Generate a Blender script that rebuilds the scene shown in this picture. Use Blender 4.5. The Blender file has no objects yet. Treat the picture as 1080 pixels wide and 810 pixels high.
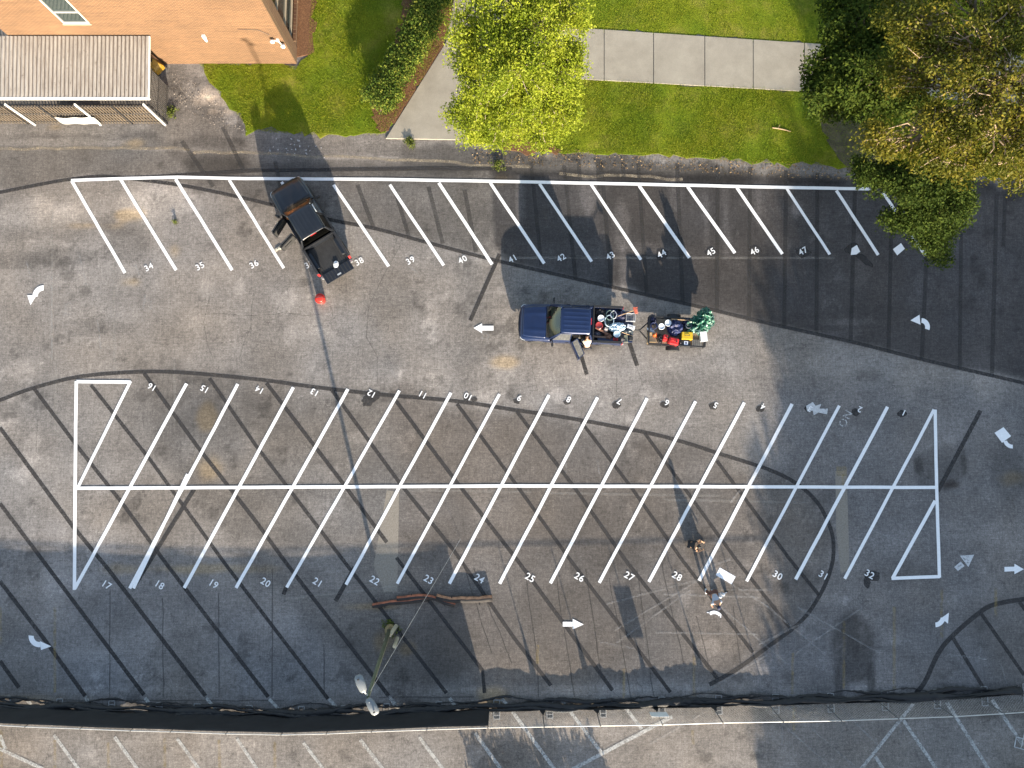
import bpy, bmesh, math, random
import numpy as np
from mathutils import Vector, Matrix, noise as mnoise
R = math.radians
random.seed(11)
rng = np.random.default_rng(11)
scene = bpy.context.scene
col = scene.collection

# ------------------------------------------------------------------ camera (a drone looking almost straight down)
F, CH, TILT = 750.0, 37.3, R(5.5)
CAM = Vector((0, 0, CH))
CD = Vector((0, math.sin(TILT), -math.cos(TILT)))
CU = Vector((0, math.cos(TILT), math.sin(TILT)))
def P(px, py, z=0.0):
    """survey: photograph pixel -> place on the level z"""
    ray = CD * F + Vector((1, 0, 0)) * (px - 540) + CU * (405 - py)
    k = (z - CH) / ray.z
    q = CAM + ray * k
    return Vector((q.x, q.y, z))
cam = bpy.data.cameras.new('camera')
cam.sensor_width = 36.0
cam.lens = F / 1080 * 36
cam.clip_end = 3000
co = bpy.data.objects.new('camera', cam)
co.location = CAM
co.rotation_euler = (TILT, 0, 0)
col.objects.link(co)
scene.camera = co

# ------------------------------------------------------------------ light
ELEV = R(13.0)
SV = Vector((0.262, -0.965, 0)).normalized()          # towards the sun on the ground
sun = bpy.data.lights.new('sun', 'SUN')
sun.energy = 3.3
sun.angle = R(0.6)
sun.color = (1.0, 0.86, 0.68)
so = bpy.data.objects.new('sun', sun)
d = Vector((SV.x * math.cos(ELEV), SV.y * math.cos(ELEV), math.sin(ELEV)))
so.rotation_euler = d.to_track_quat('Z', 'Y').to_euler()
so.location = (10, -40, 30)
col.objects.link(so)
w = bpy.data.worlds.new('World')
scene.world = w
w.use_nodes = True
nt = w.node_tree
sky = nt.nodes.new('ShaderNodeTexSky')
sky.sky_type = 'NISHITA'
sky.sun_disc = False
sky.sun_elevation = ELEV
sky.sun_rotation = math.atan2(SV.x, SV.y)
bg = nt.nodes['Background']
bg.inputs[1].default_value = 0.086
hz = nt.nodes.new('ShaderNodeHueSaturation'); hz.inputs['Saturation'].default_value = 0.85      # thin summer haze
nt.links.new(sky.outputs[0], hz.inputs['Color']); nt.links.new(hz.outputs[0], bg.inputs[0])
vs = scene.view_settings
vs.view_transform = 'Standard'
vs.look = 'None'
vs.exposure = 2.45
vs.gamma = 1
vs.use_curve_mapping = False
scene.cycles.max_bounces = 5
scene.cycles.transparent_max_bounces = 12

# ------------------------------------------------------------------ tagging
def tag(o, label=None, cat=None, group=None, kind=None):
    if label: o['label'] = label
    if cat: o['category'] = cat
    if group: o['group'] = group
    if kind: o['kind'] = kind
    return o
def thing(name, label, cat, loc=(0, 0, 0), rz=0.0, group=None):
    o = bpy.data.objects.new(name, None)
    o.empty_display_size = 0.3
    o.location = loc
    o.rotation_euler = (0, 0, rz)
    col.objects.link(o)
    return tag(o, label, cat, group)
def copy_tree(o, parent=None):
    c = o.copy()
    col.objects.link(c)
    if parent is not None: c.parent = parent
    for ch in o.children: copy_tree(ch, c)
    return c

# ------------------------------------------------------------------ mesh builder
class MB:
    def __init__(s): s.bm = bmesh.new()
    def face(s, pts, mi=0):
        f = s.bm.faces.new([s.bm.verts.new(p) for p in pts]); f.material_index = mi
        return f
    def box(s, c, size, rz=0.0, rot=None, mi=0):
        m = Matrix.Translation(c) @ (rot if rot is not None else Matrix.Rotation(rz, 4, 'Z')) @ Matrix.Diagonal((size[0], size[1], size[2], 1))
        g = bmesh.ops.create_cube(s.bm, size=1.0, matrix=m)
        if mi:
            for v in g['verts']:
                for f in v.link_faces: f.material_index = mi
        return s
    def loft(s, rings, cap=True, closed=True, mi=0):
        vr = [[s.bm.verts.new(p) for p in r] for r in rings]
        n = len(vr[0])
        for a, b in zip(vr[:-1], vr[1:]):
            for i in range(n if closed else n - 1):
                j = (i + 1) % n
                f = s.bm.faces.new((a[i], a[j], b[j], b[i])); f.material_index = mi
        if cap and closed:
            f = s.bm.faces.new(list(reversed(vr[0]))); f.material_index = mi
            f = s.bm.faces.new(vr[-1]); f.material_index = mi
        return s
    def tube(s, pts, r, n=8, cap=True, mi=0):
        pts = [Vector(p) for p in pts]
        if not isinstance(r, (list, tuple)): r = [r] * len(pts)
        rings = []
        up = Vector((0, 0, 1))
        for i, p in enumerate(pts):
            t = (pts[min(i + 1, len(pts) - 1)] - pts[max(i - 1, 0)]).normalized()
            a = t.cross(up)
            if a.length < 0.05: a = t.cross(Vector((1, 0, 0)))
            a.normalize(); b = a.cross(t).normalized()
            rings.append([p + (a * math.cos(q) + b * math.sin(q)) * r[i] for q in [2 * math.pi * k / n for k in range(n)]])
        return s.loft(rings, cap, mi=mi)
    def lathe(s, prof, c=(0, 0, 0), n=16, axis='Z', cap=True, mi=0):
        c = Vector(c); rings = []
        for r, z in prof:
            ring = []
            for k in range(n):
                q = 2 * math.pi * k / n
                if axis == 'Z': v = Vector((r * math.cos(q), r * math.sin(q), z))
                elif axis == 'Y': v = Vector((r * math.cos(q), z, r * math.sin(q)))
                else: v = Vector((z, r * math.cos(q), r * math.sin(q)))
                ring.append(c + v)
            rings.append(ring)
        return s.loft(rings, cap, mi=mi)
    def prism(s, poly, z0, z1, mi=0):
        return s.loft([[Vector((p[0], p[1], z0)) for p in poly], [Vector((p[0], p[1], z1)) for p in poly]], mi=mi)
    def ribbon(s, pts, wd, z, mi=0):
        """flat painted strip through ground points"""
        pts = [Vector((p[0], p[1], 0)) for p in pts]
        L, Rr = [], []
        for i, p in enumerate(pts):
            t = (pts[min(i + 1, len(pts) - 1)] - pts[max(i - 1, 0)]).normalized()
            nrm = Vector((-t.y, t.x, 0)) * wd / 2
            L.append(s.bm.verts.new((p.x + nrm.x, p.y + nrm.y, z)))
            Rr.append(s.bm.verts.new((p.x - nrm.x, p.y - nrm.y, z)))
        for i in range(len(pts) - 1):
            f = s.bm.faces.new((L[i], Rr[i], Rr[i + 1], L[i + 1])); f.material_index = mi
        return s
    def build(s, name, mat, parent=None, smooth=False, bevel=0.0, sub=0, fix=True, loc=None, rz=None):
        if fix: bmesh.ops.recalc_face_normals(s.bm, faces=s.bm.faces)
        me = bpy.data.meshes.new(name)
        s.bm.to_mesh(me); s.bm.free()
        for m in (mat if isinstance(mat, (list, tuple)) else [mat]): me.materials.append(m)
        if smooth: me.polygons.foreach_set('use_smooth', [True] * len(me.polygons))
        o = bpy.data.objects.new(name, me)
        if loc is not None: o.location = loc
        if rz is not None: o.rotation_euler = (0, 0, rz)
        col.objects.link(o)
        if parent is not None: o.parent = parent
        if bevel:
            b = o.modifiers.new('bevel', 'BEVEL'); b.width = bevel; b.segments = 2; b.limit_method = 'ANGLE'; b.angle_limit = R(35)
        if sub:
            b = o.modifiers.new('sub', 'SUBSURF'); b.levels = sub; b.render_levels = sub
        return o
def np_mesh(name, V, Fq, mat, parent=None):
    """many loose quads (n,4,3) or tris as one mesh"""
    k = V.shape[1]
    n = V.shape[0]
    me = bpy.data.meshes.new(name)
    me.vertices.add(n * k); me.vertices.foreach_set('co', V.astype(np.float32).ravel())
    me.loops.add(n * k); me.loops.foreach_set('vertex_index', np.arange(n * k, dtype=np.int32))
    me.polygons.add(n); me.polygons.foreach_set('loop_start', np.arange(0, n * k, k, dtype=np.int32))
    me.update(calc_edges=True)
    me.materials.append(mat)
    o = bpy.data.objects.new(name, me); col.objects.link(o)
    if parent is not None: o.parent = parent
    return o

# ------------------------------------------------------------------ materials
class NT:
    def __init__(s, name):
        s.m = bpy.data.materials.new(name); s.m.use_nodes = True
        s.t = s.m.node_tree; s.b = s.t.nodes['Principled BSDF']
        s.out = s.t.nodes['Material Output']
    def n(s, ty, **kw):
        x = s.t.nodes.new(ty)
        for k, v in kw.items(): setattr(x, k, v)
        return x
    def l(s, a, b): s.t.links.new(a, b)
    def pos(s, kind='world', scale=(1, 1, 1)):
        if kind == 'world': src = s.n('ShaderNodeNewGeometry').outputs['Position']
        else: src = s.n('ShaderNodeTexCoord').outputs['Object']
        mp = s.n('ShaderNodeMapping'); mp.inputs['Scale'].default_value = scale
        s.l(src, mp.inputs[0]); return mp.outputs[0]
    def noise(s, vec, scale, detail=4, rough=0.6, dist=0.0):
        x = s.n('ShaderNodeTexNoise'); x.inputs['Scale'].default_value = scale
        x.inputs['Detail'].default_value = detail; x.inputs['Roughness'].default_value = rough
        x.inputs['Distortion'].default_value = dist
        s.l(vec, x.inputs['Vector']); return x.outputs[0]
    def ramp(s, fac, stops):
        x = s.n('ShaderNodeValToRGB'); e = x.color_ramp.elements
        while len(e) < len(stops): e.new(0.5)
        for i, (p, c) in enumerate(stops):
            e[i].position = p
            e[i].color = (c, c, c, 1) if not isinstance(c, (tuple, list)) else (*c[:3], 1)
        s.l(fac, x.inputs[0]); return x.outputs[0]
    def mix(s, fac, a, b, mode='MIX'):
        x = s.n('ShaderNodeMix', data_type='RGBA', blend_type=mode)
        for sock, v in ((x.inputs[0], fac), (x.inputs[6], a), (x.inputs[7], b)):
            if isinstance(v, (int, float)): sock.default_value = v
            elif isinstance(v, (tuple, list)): sock.default_value = (*v[:3], 1)
            else: s.l(v, sock)
        return x.outputs[2]
    def math(s, op, a, b=0.0):
        x = s.n('ShaderNodeMath', operation=op)
        for sock, v in ((x.inputs[0], a), (x.inputs[1], b)):
            if isinstance(v, (int, float)): sock.default_value = v
            else: s.l(v, sock)
        return x.outputs[0]
    def bump(s, h, strength=0.3, dist=0.02):
        x = s.n('ShaderNodeBump'); x.inputs['Strength'].default_value = strength
        x.inputs['Distance'].default_value = dist
        s.l(h, x.inputs['Height']); s.l(x.outputs[0], s.b.inputs['Normal'])
    def color(s, c):
        if isinstance(c, (tuple, list)): s.b.inputs['Base Color'].default_value = (*c[:3], 1)
        else: s.l(c, s.b.inputs['Base Color'])
    def rough(s, r): s.b.inputs['Roughness'].default_value = r
    def alpha(s, fac):
        """worn through: bare ground shows where fac is 0"""
        tr = s.n('ShaderNodeBsdfTransparent'); mx = s.n('ShaderNodeMixShader')
        s.l(fac, mx.inputs[0]); s.l(tr.outputs[0], mx.inputs[1]); s.l(s.b.outputs[0], mx.inputs[2])
        s.l(mx.outputs[0], s.out.inputs[0])
def simple(name, c, rough=0.6, metal=0.0, var=0.25, scale=3.0, coat=0.0, bump=0.0):
    k = NT(name)
    p = k.pos('object')
    nz = k.noise(p, scale, 5, 0.65)
    lo = tuple(x * (1 - var) for x in c); hi = tuple(min(1, x * (1 + var)) for x in c)
    k.color(k.ramp(nz, [(0.3, lo), (0.7, hi)]))
    k.rough(rough); k.b.inputs['Metallic'].default_value = metal
    if coat: k.b.inputs['Coat Weight'].default_value = coat; k.b.inputs['Coat Roughness'].default_value = 0.05
    if bump: k.bump(k.noise(p, scale * 6, 4), bump, 0.01)
    return k.m
def worn_paint(name, c, keep=0.55, scale=9.0, var=0.12, rough=0.7, opacity=1.0, soft=0.08):
    """thin paint on asphalt, rubbed away in specks"""
    k = NT(name); p = k.pos('world')
    n1 = k.noise(p, scale, 6, 0.75); n2 = k.noise(p, 1.1, 3, 0.6)
    mixv = k.math('ADD', k.math('MULTIPLY', n1, 0.7), k.math('MULTIPLY', n2, 0.3))
    lo = tuple(x * (1 - var) for x in c); hi = tuple(min(1, x * (1 + var)) for x in c)
    k.color(k.ramp(k.noise(p, 14, 4), [(0.3, lo), (0.7, hi)]))
    k.rough(rough)
    th = 0.5 + (0.5 - keep) * 0.45
    k.alpha(k.ramp(mixv, [(max(0.01, th - soft), 0.0), (min(0.99, th + soft), opacity)]))
    return k.m
def leaf_mat(name, cols, trans=0.35, rough=0.55, patch=None, pscale=0.6):
    """colour differs from leaf to leaf, and from clump to clump"""
    k = NT(name)
    g = k.n('ShaderNodeNewGeometry')
    st = [(i / max(1, len(cols) - 1), c) for i, c in enumerate(cols)]
    c = k.ramp(g.outputs['Random Per Island'], st)
    if patch:
        nz = k.noise(k.pos('world'), pscale, 3, 0.6)
        c = k.mix(k.ramp(nz, [(0.42, 0.0), (0.6, 1.0)]), c, k.mix(0.75, c, patch))
    k.color(c); k.rough(rough)
    k.b.inputs['Specular IOR Level'].default_value = 0.15
    tl = k.n('ShaderNodeBsdfTranslucent'); k.l(c, tl.inputs[0])
    mx = k.n('ShaderNodeMixShader'); mx.inputs[0].default_value = trans
    k.l(k.b.outputs[0], mx.inputs[1]); k.l(tl.outputs[0], mx.inputs[2]); k.l(mx.outputs[0], k.out.inputs[0])
    return k.m
def glass_dark(name, c=(0.02, 0.03, 0.03), rough=0.06):
    k = NT(name); k.color(c); k.rough(rough); k.b.inputs['Specular IOR Level'].default_value = 0.8
    return k.m
M = {}
M['black_plastic'] = simple('black_plastic', (0.015, 0.015, 0.016), 0.55)
M['rubber'] = simple('rubber', (0.02, 0.02, 0.02), 0.8)
M['steel'] = simple('steel', (0.35, 0.36, 0.37), 0.4, 0.7)
M['galv'] = simple('galv', (0.42, 0.43, 0.43), 0.5, 0.5)
M['white_metal'] = simple('white_metal', (0.62, 0.62, 0.60), 0.45, var=0.1)
M['glass'] = glass_dark('glass')
M['chrome'] = simple('chrome', (0.6, 0.6, 0.6), 0.2, 1.0)
# ------------------------------------------------------------------ the ground
def smooth_noise(X, Y, cell, seed):
    g = np.random.default_rng(seed).random((256, 256))
    u, v = X / cell + 1000.3, Y / cell + 1000.7
    i, j = np.floor(u).astype(int), np.floor(v).astype(int)
    fu, fv = u - i, v - j
    fu = fu * fu * (3 - 2 * fu); fv = fv * fv * (3 - 2 * fv)
    a = g[i % 256, j % 256]; b = g[(i + 1) % 256, j % 256]; c = g[i % 256, (j + 1) % 256]; e = g[(i + 1) % 256, (j + 1) % 256]
    return (a * (1 - fu) + b * fu) * (1 - fv) + (c * (1 - fu) + e * fu) * fv
def fbm(X, Y, cell, seed, oct=4, gain=0.55, sx=1.0, sy=1.0):
    t = 0; amp = 1; tot = 0
    for o in range(oct):
        t = t + amp * smooth_noise(X * sx, Y * sy, cell / 2 ** o, seed + o * 7); tot += amp; amp *= gain
    return t / tot
def sdist(X, Y, poly):
    """signed distance to a polygon, positive inside"""
    n = len(poly); dmin = np.full(X.shape, 1e9); ins = np.zeros(X.shape, bool)
    for i in range(n):
        (x0, y0), (x1, y1) = poly[i], poly[(i + 1) % n]
        ex, ey = x1 - x0, y1 - y0
        t = np.clip(((X - x0) * ex + (Y - y0) * ey) / (ex * ex + ey * ey + 1e-9), 0, 1)
        dmin = np.minimum(dmin, np.hypot(X - x0 - t * ex, Y - y0 - t * ey))
        cr = ((y0 > Y) != (y1 > Y)) & (X < ex * (Y - y0) / (ey if abs(ey) > 1e-9 else 1e-9) + x0)
        ins ^= cr
    return np.where(ins, dmin, -dmin)
def sstep(v): v = np.clip(v, 0, 1); return v * v * (3 - 2 * v)
STEP = 0.15
gx = np.arange(-37, 37.01, STEP); gy = np.arange(-31, 33.01, STEP)
GX, GY = np.meshgrid(gx, gy)
base = np.empty(GX.shape + (3,)); base[:] = (0.166, 0.151, 0.138)
def pw(pts): return [(P(a, b).x, P(a, b).y) for a, b in pts]
wob = fbm(GX, GY, 2.2, 90, 4) - 0.5
def zone(pts, mult, soft=0.5, wobble=1.6, tint=(1, 1, 1)):
    global base
    m = sstep((sdist(GX, GY, pw(pts)) + wob * wobble) / soft + 0.5)[..., None]
    base = base * (1 - m + m * mult * np.array(tint))
def blob(px, py, rx, ry, mult, soft=0.5, wobble=0.9, tint=(1, 1, 1), rot=0.0):
    global base
    c = P(px, py); rx /= 20; ry /= 20
    dx, dy = GX - c.x, GY - c.y
    u = (dx * math.cos(rot) + dy * math.sin(rot)) / rx; v = (-dx * math.sin(rot) + dy * math.cos(rot)) / ry
    m = sstep((1 - np.hypot(u, v) + wob * wobble) / soft + 0.5)[..., None]
    base = base * (1 - m + m * mult * np.array(tint))
# tone fields of the lot: resealed / older asphalt, tree shade painted at right
zone([(150, 385), (270, 402), (540, 432), (680, 456), (757, 478), (840, 510), (879, 575), (866, 625), (775, 707), (748, 724), (440, 738), (300, 640), (230, 560), (160, 480)], 0.70, 1.2, 2.0)
zone([(420, 415), (757, 478), (879, 575), (775, 707), (430, 730)], 0.88, 1.5, 2.5, (1.0, 0.97, 0.95))
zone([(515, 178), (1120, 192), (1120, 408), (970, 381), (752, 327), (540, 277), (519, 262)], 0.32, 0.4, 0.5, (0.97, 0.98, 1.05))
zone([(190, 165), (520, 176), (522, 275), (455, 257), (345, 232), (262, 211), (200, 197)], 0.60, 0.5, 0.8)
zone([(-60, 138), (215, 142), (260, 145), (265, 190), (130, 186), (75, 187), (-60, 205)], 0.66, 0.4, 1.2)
zone([(180, 85), (262, 137), (330, 145), (440, 152), (620, 168), (900, 182), (900, 200), (500, 188), (200, 184), (150, 150)], 0.78, 0.5, 1.5)
zone([(420, 150), (640, 168), (1100, 196), (1100, 206), (640, 190), (420, 180)], 0.60, 0.5, 1.6)
zone([(800, 400), (1120, 415), (1120, 740), (880, 735), (775, 712), (866, 625), (880, 560), (820, 500)], 0.78, 2.2, 2.5, (0.96, 0.99, 1.05))  # right side darkened and cooled to deepen the tree shade
zone([(-80, 600), (70, 560), (260, 620), (420, 735), (-80, 745)], 1.0, 2.0, 2.5, (0.97, 0.99, 1.03))  # slightly cooler tint at lower left
zone([(-80, 737), (400, 742), (1120, 736), (1120, 756), (400, 760), (-80, 752)], 0.66, 0.3, 0.5)
zone([(-200, 752), (310, 757), (760, 745), (1200, 738), (1200, 1000), (-200, 1000)], 1.0, 0.3, 0.5, (1.0, 0.98, 0.95))
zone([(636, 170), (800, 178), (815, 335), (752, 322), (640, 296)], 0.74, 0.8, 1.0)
# lighter and darker places, with wear and stains
for px, py, rx, ry, k in [(165, 215, 45, 16, 1.35), (105, 220, 50, 18, 1.25), (40, 225, 50, 14, 1.3), (55, 262, 60, 12, 1.22), (120, 235, 26, 14, 0.72), (135, 262, 30, 16, 0.74),
                          (70, 270, 40, 10, 0.72), (20, 275, 30, 9, 0.7), (95, 345, 50, 10, 0.82), (25, 480, 30, 45, 1.18), (60, 500, 34, 40, 1.12), (235, 480, 40, 26, 1.2), (215, 445, 30, 16, 0.82),
                          (290, 480, 26, 22, 1.12), (100, 560, 26, 26, 1.2), (255, 560, 30, 22, 1.1), (330, 540, 30, 16, 1.12), (380, 462, 16, 6, 1.35), (310, 590, 30, 10, 1.15), (355, 600, 20, 20, 1.2),
                          (175, 335, 60, 14, 1.1), (330, 335, 70, 20, 1.1), (450, 300, 60, 20, 1.06), (620, 395, 160, 14, 1.12), (610, 380, 120, 10, 1.12), (720, 400, 60, 10, 0.9),
                          (915, 395, 18, 7, 0.72), (972, 413, 7, 5, 0.75), (905, 440, 40, 10, 0.86), (1040, 400, 22, 40, 1.18), (1050, 550, 40, 40, 1.22), (1010, 560, 30, 16, 1.15), (1065, 500, 20, 30, 0.75),
                          (1045, 605, 18, 16, 1.15), (930, 690, 20, 20, 1.18), (905, 725, 12, 6, 1.5), (850, 660, 30, 20, 0.9), (960, 600, 30, 16, 0.85),
                          (70, 610, 26, 26, 1.25), (40, 640, 40, 20, 1.1), (120, 650, 40, 24, 0.82), (190, 690, 40, 24, 0.88), (300, 640, 40, 30, 1.14), (330, 690, 50, 30, 0.9), (430, 690, 60, 40, 0.8),
                          (440, 728, 60, 6, 1.3), (590, 728, 120, 6, 1.35), (700, 722, 80, 7, 1.25), (100, 728, 80, 5, 1.3),
                          (200, 100, 26, 22, 1.15), (185, 85, 14, 18, 0.7), (222, 118, 18, 10, 0.75), (245, 128, 8, 4, 1.6), (60, 150, 120, 5, 1.5), (200, 158, 60, 3, 1.5), (380, 166, 50, 3, 1.6),
                          (620, 196, 10, 26, 1.7), (658, 290, 7, 26, 1.9), (655, 240, 8, 30, 1.8), (712, 205, 8, 26, 1.55), (745, 240, 6, 40, 1.6), (766, 240, 7, 46, 1.8), (800, 215, 5, 30, 1.5), (840, 218, 6, 9, 2.0), (548, 212, 6, 30, 1.7), (690, 262, 40, 6, 1.3),
                          (1055, 195, 6, 6, 2.2), (880, 340, 60, 3, 1.3), (860, 352, 40, 2, 1.5),
                          (80, 790, 60, 16, 1.1), (200, 785, 60, 10, 1.08), (600, 770, 60, 10, 1.06), (560, 795, 40, 16, 0.8), (760, 790, 70, 18, 1.06)]:
    blob(px, py, rx, ry, k, 0.7, 1.5)
for px, py, rx, ry in [(222, 98, 9, 6), (232, 108, 10, 7), (212, 106, 10, 6), (240, 118, 8, 5), (226, 118, 7, 4)]: blob(px, py, rx, ry, 1.75, 0.8, 2.0, (1.06, 1.0, 0.92))
blob(900, 684, 24, 36, 0.56, 0.3, 0.4)
blob(884, 720, 5, 18, 0.55, 0.5, 0.6); blob(919, 716, 5, 18, 0.5, 0.5, 0.6); blob(938, 683, 16, 3, 0.7, 0.6, 0.8)
blob(993, 494, 30, 24, 0.72, 0.3, 0.6); blob(968, 490, 5, 10, 0.55, 0.6, 1.0); blob(1003, 511, 12, 5, 0.5, 0.6, 1.0, (1.05, 0.95, 0.9)); blob(1017, 490, 3, 14, 0.6, 0.5, 1)
blob(618, 366, 16, 5, 0.6, 0.8, 1.0); blob(321, 297, 6, 4, 0.6, 0.8, 1.0)
for px, py, rx, ry in [(217, 304, 9, 9), (253, 303, 6, 9), (306, 355, 8, 11)]: blob(px, py, rx, ry, 1.28, 0.25, 0.35)
blob(363, 351, 8, 5, 0.8, 0.3, 0.4)
# ochre sand and rust
for px, py, rx, ry in [(135, 226, 13, 5), (139, 297, 13, 6), (95, 238, 20, 4), (183, 262, 8, 10), (535, 382, 12, 5), (516, 735, 10, 7), (40, 736, 50, 4), (1070, 503, 14, 7), (408, 676, 10, 10), (428, 683, 6, 5), (400, 640, 26, 3), (220, 497, 12, 10), (218, 440, 6, 8), (205, 600, 60, 4), (60, 134, 12, 3), (140, 152, 12, 4), (680, 194, 10, 4), (530, 190, 12, 6)]:
    blob(px, py, rx, ry, 1.1, 1.4, 3.2, (1.2, 1.04, 0.78))
big = fbm(GX, GY, 6.0, 3, 4); med = fbm(GX, GY, 1.1, 21, 4, 0.65)
hs = fbm(GX, GY, 1.5, 40, 4, 0.6, 0.18, 1.3); vs_ = fbm(GX, GY, 1.5, 50, 4, 0.6, 1.3, 0.12)
tone = (0.72 + 0.56 * big) * (0.76 + 0.48 * med) * (0.84 + 0.32 * hs) * (0.86 + 0.28 * vs_)
spots = sstep((fbm(GX, GY, 0.9, 71, 4, 0.7) - 0.63) / 0.08) * sstep((fbm(GX, GY, 7.0, 75, 2) - 0.45) / 0.2)
tone = tone * (1 - 0.35 * spots)
pale = sstep((fbm(GX, GY, 1.3, 81, 5, 0.7) - 0.60) / 0.08) * sstep((fbm(GX, GY, 8.0, 85, 2) - 0.42) / 0.2)
tone = tone * (1 + 0.38 * pale)
hue = (fbm(GX, GY, 4.0, 61, 3) - 0.5)[..., None] * np.array([0.13, 0.01, -0.15])
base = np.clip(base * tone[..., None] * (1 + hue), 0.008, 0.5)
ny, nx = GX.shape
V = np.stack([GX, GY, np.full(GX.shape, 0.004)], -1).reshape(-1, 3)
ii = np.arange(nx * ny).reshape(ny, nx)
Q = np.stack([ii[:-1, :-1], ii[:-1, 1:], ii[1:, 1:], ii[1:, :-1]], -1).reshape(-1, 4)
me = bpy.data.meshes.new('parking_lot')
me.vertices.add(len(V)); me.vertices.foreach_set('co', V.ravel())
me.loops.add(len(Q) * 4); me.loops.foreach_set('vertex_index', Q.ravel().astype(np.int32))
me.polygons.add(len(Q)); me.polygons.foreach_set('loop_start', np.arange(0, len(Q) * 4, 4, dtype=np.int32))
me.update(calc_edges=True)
ca = me.color_attributes.new('age', 'FLOAT_COLOR', 'POINT')  # asphalt tones, with the painted shade of the right side
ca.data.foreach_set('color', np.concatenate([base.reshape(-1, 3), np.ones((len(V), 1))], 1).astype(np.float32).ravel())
k = NT('asphalt')
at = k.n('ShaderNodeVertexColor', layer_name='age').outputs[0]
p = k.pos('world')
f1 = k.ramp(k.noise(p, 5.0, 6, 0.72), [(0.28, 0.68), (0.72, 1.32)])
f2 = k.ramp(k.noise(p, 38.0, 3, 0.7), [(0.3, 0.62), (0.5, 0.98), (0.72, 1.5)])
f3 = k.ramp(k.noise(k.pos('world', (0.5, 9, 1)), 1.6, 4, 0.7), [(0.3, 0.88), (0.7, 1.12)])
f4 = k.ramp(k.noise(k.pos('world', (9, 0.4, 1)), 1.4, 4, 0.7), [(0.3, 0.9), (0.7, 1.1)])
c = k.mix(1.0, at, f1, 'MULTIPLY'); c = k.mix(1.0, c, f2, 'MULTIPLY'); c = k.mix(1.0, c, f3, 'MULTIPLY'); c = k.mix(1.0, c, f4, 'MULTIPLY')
vo = k.n('ShaderNodeTexVoronoi', feature='DISTANCE_TO_EDGE'); vo.inputs['Scale'].default_value = 0.42
wp = k.n('ShaderNodeVectorMath', operation='ADD'); nzc = k.n('ShaderNodeTexNoise'); nzc.inputs['Scale'].default_value = 1.3; nzc.inputs['Detail'].default_value = 6
k.l(p, nzc.inputs['Vector']); k.l(p, wp.inputs[0])
sc_ = k.n('ShaderNodeVectorMath', operation='SCALE'); sc_.inputs['Scale'].default_value = 1.6; k.l(nzc.outputs['Color'], sc_.inputs[0]); k.l(sc_.outputs[0], wp.inputs[1])
k.l(wp.outputs[0], vo.inputs['Vector'])
crk = k.ramp(vo.outputs['Distance'], [(0.0, 1.0), (0.012, 0.0)])
crk = k.math('MULTIPLY', crk, k.ramp(k.noise(p, 0.22, 3), [(0.5, 0.0), (0.6, 0.5)]))
c = k.mix(crk, c, (0.03, 0.028, 0.026))
f5 = k.ramp(k.noise(p, 11.0, 5, 0.85), [(0.30, 0.55), (0.46, 0.95), (0.56, 1.06), (0.72, 1.75)])
f6 = k.ramp(k.noise(k.pos('world', (1.5, 16, 1)), 1.3, 5, 0.8), [(0.3, 0.80), (0.7, 1.22)])
f7 = k.ramp(k.noise(k.pos('world', (14, 1.2, 1)), 1.5, 5, 0.8), [(0.3, 0.84), (0.7, 1.18)])
c = k.mix(1.0, c, f5, 'MULTIPLY'); c = k.mix(1.0, c, f6, 'MULTIPLY'); c = k.mix(1.0, c, f7, 'MULTIPLY')
blt = k.ramp(k.noise(p, 1.9, 7, 0.75, 0.6), [(0.36, 0.62), (0.43, 1.0), (0.60, 1.0), (0.67, 1.32)])
c = k.mix(0.55, c, blt, 'MULTIPLY')
k.color(c); k.rough(0.92); k.b.inputs['Specular IOR Level'].default_value = 0.25
k.bump(k.noise(p, 45.0, 4, 0.75), 0.35, 0.012)
me.materials.append(k.m)
lot = bpy.data.objects.new('parking_lot', me); col.objects.link(lot); tag(lot, kind='structure')
# the land beyond, to the horizon
k = NT('far_land'); p = k.pos('world')
k.color(k.ramp(k.noise(p, 0.03, 6, 0.65), [(0.35, (0.05, 0.065, 0.022)), (0.5, (0.075, 0.085, 0.035)), (0.65, (0.14, 0.13, 0.115))])); k.rough(0.95)
tag(MB().box((0, 0, -0.5), (1600, 1600, 1.0)).build('ground', k.m), kind='structure')

# ------------------------------------------------------------------ paint on the asphalt
WHITE = worn_paint('stall_white', (0.70, 0.70, 0.70), 0.97, 9, 0.06, 0.6, soft=0.05)
FADED = worn_paint('old_white', (0.50, 0.50, 0.49), 0.56, 8, 0.15, 0.8, 0.75)
GHOST = worn_paint('ghost_white', (0.36, 0.35, 0.34), 0.45, 8, 0.15, 0.85, 0.36, 0.12)
YELLOW = worn_paint('old_yellow', (0.36, 0.26, 0.09), 0.44, 6, 0.2, 0.85, 0.4, 0.12)
COVER = worn_paint('cover_black', (0.026, 0.024, 0.024), 0.84, 7, 0.3, 0.85, 0.84, 0.18)
COVER2 = worn_paint('cover_black_soft', (0.03, 0.029, 0.029), 0.62, 5, 0.3, 0.9, 0.6, 0.2)
def lines(name, segs, width, z, m, wobble=0.0):
    mb = MB()
    for sg in segs:
        pts = [P(a, b) for a, b in sg]
        if wobble:
            out = []
            for a, b in zip(pts[:-1], pts[1:]):
                n = max(1, int((b - a).length / 0.8))
                for i in range(n):
                    q = a.lerp(b, i / n); out.append(q + Vector((random.gauss(0, wobble), random.gauss(0, wobble), 0)))
            out.append(pts[-1]); pts = out
        z += 0.00012
        mb.ribbon(pts, width * random.uniform(0.93, 1.07), z)
    return tag(mb.build(name, m), kind='structure')
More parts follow.
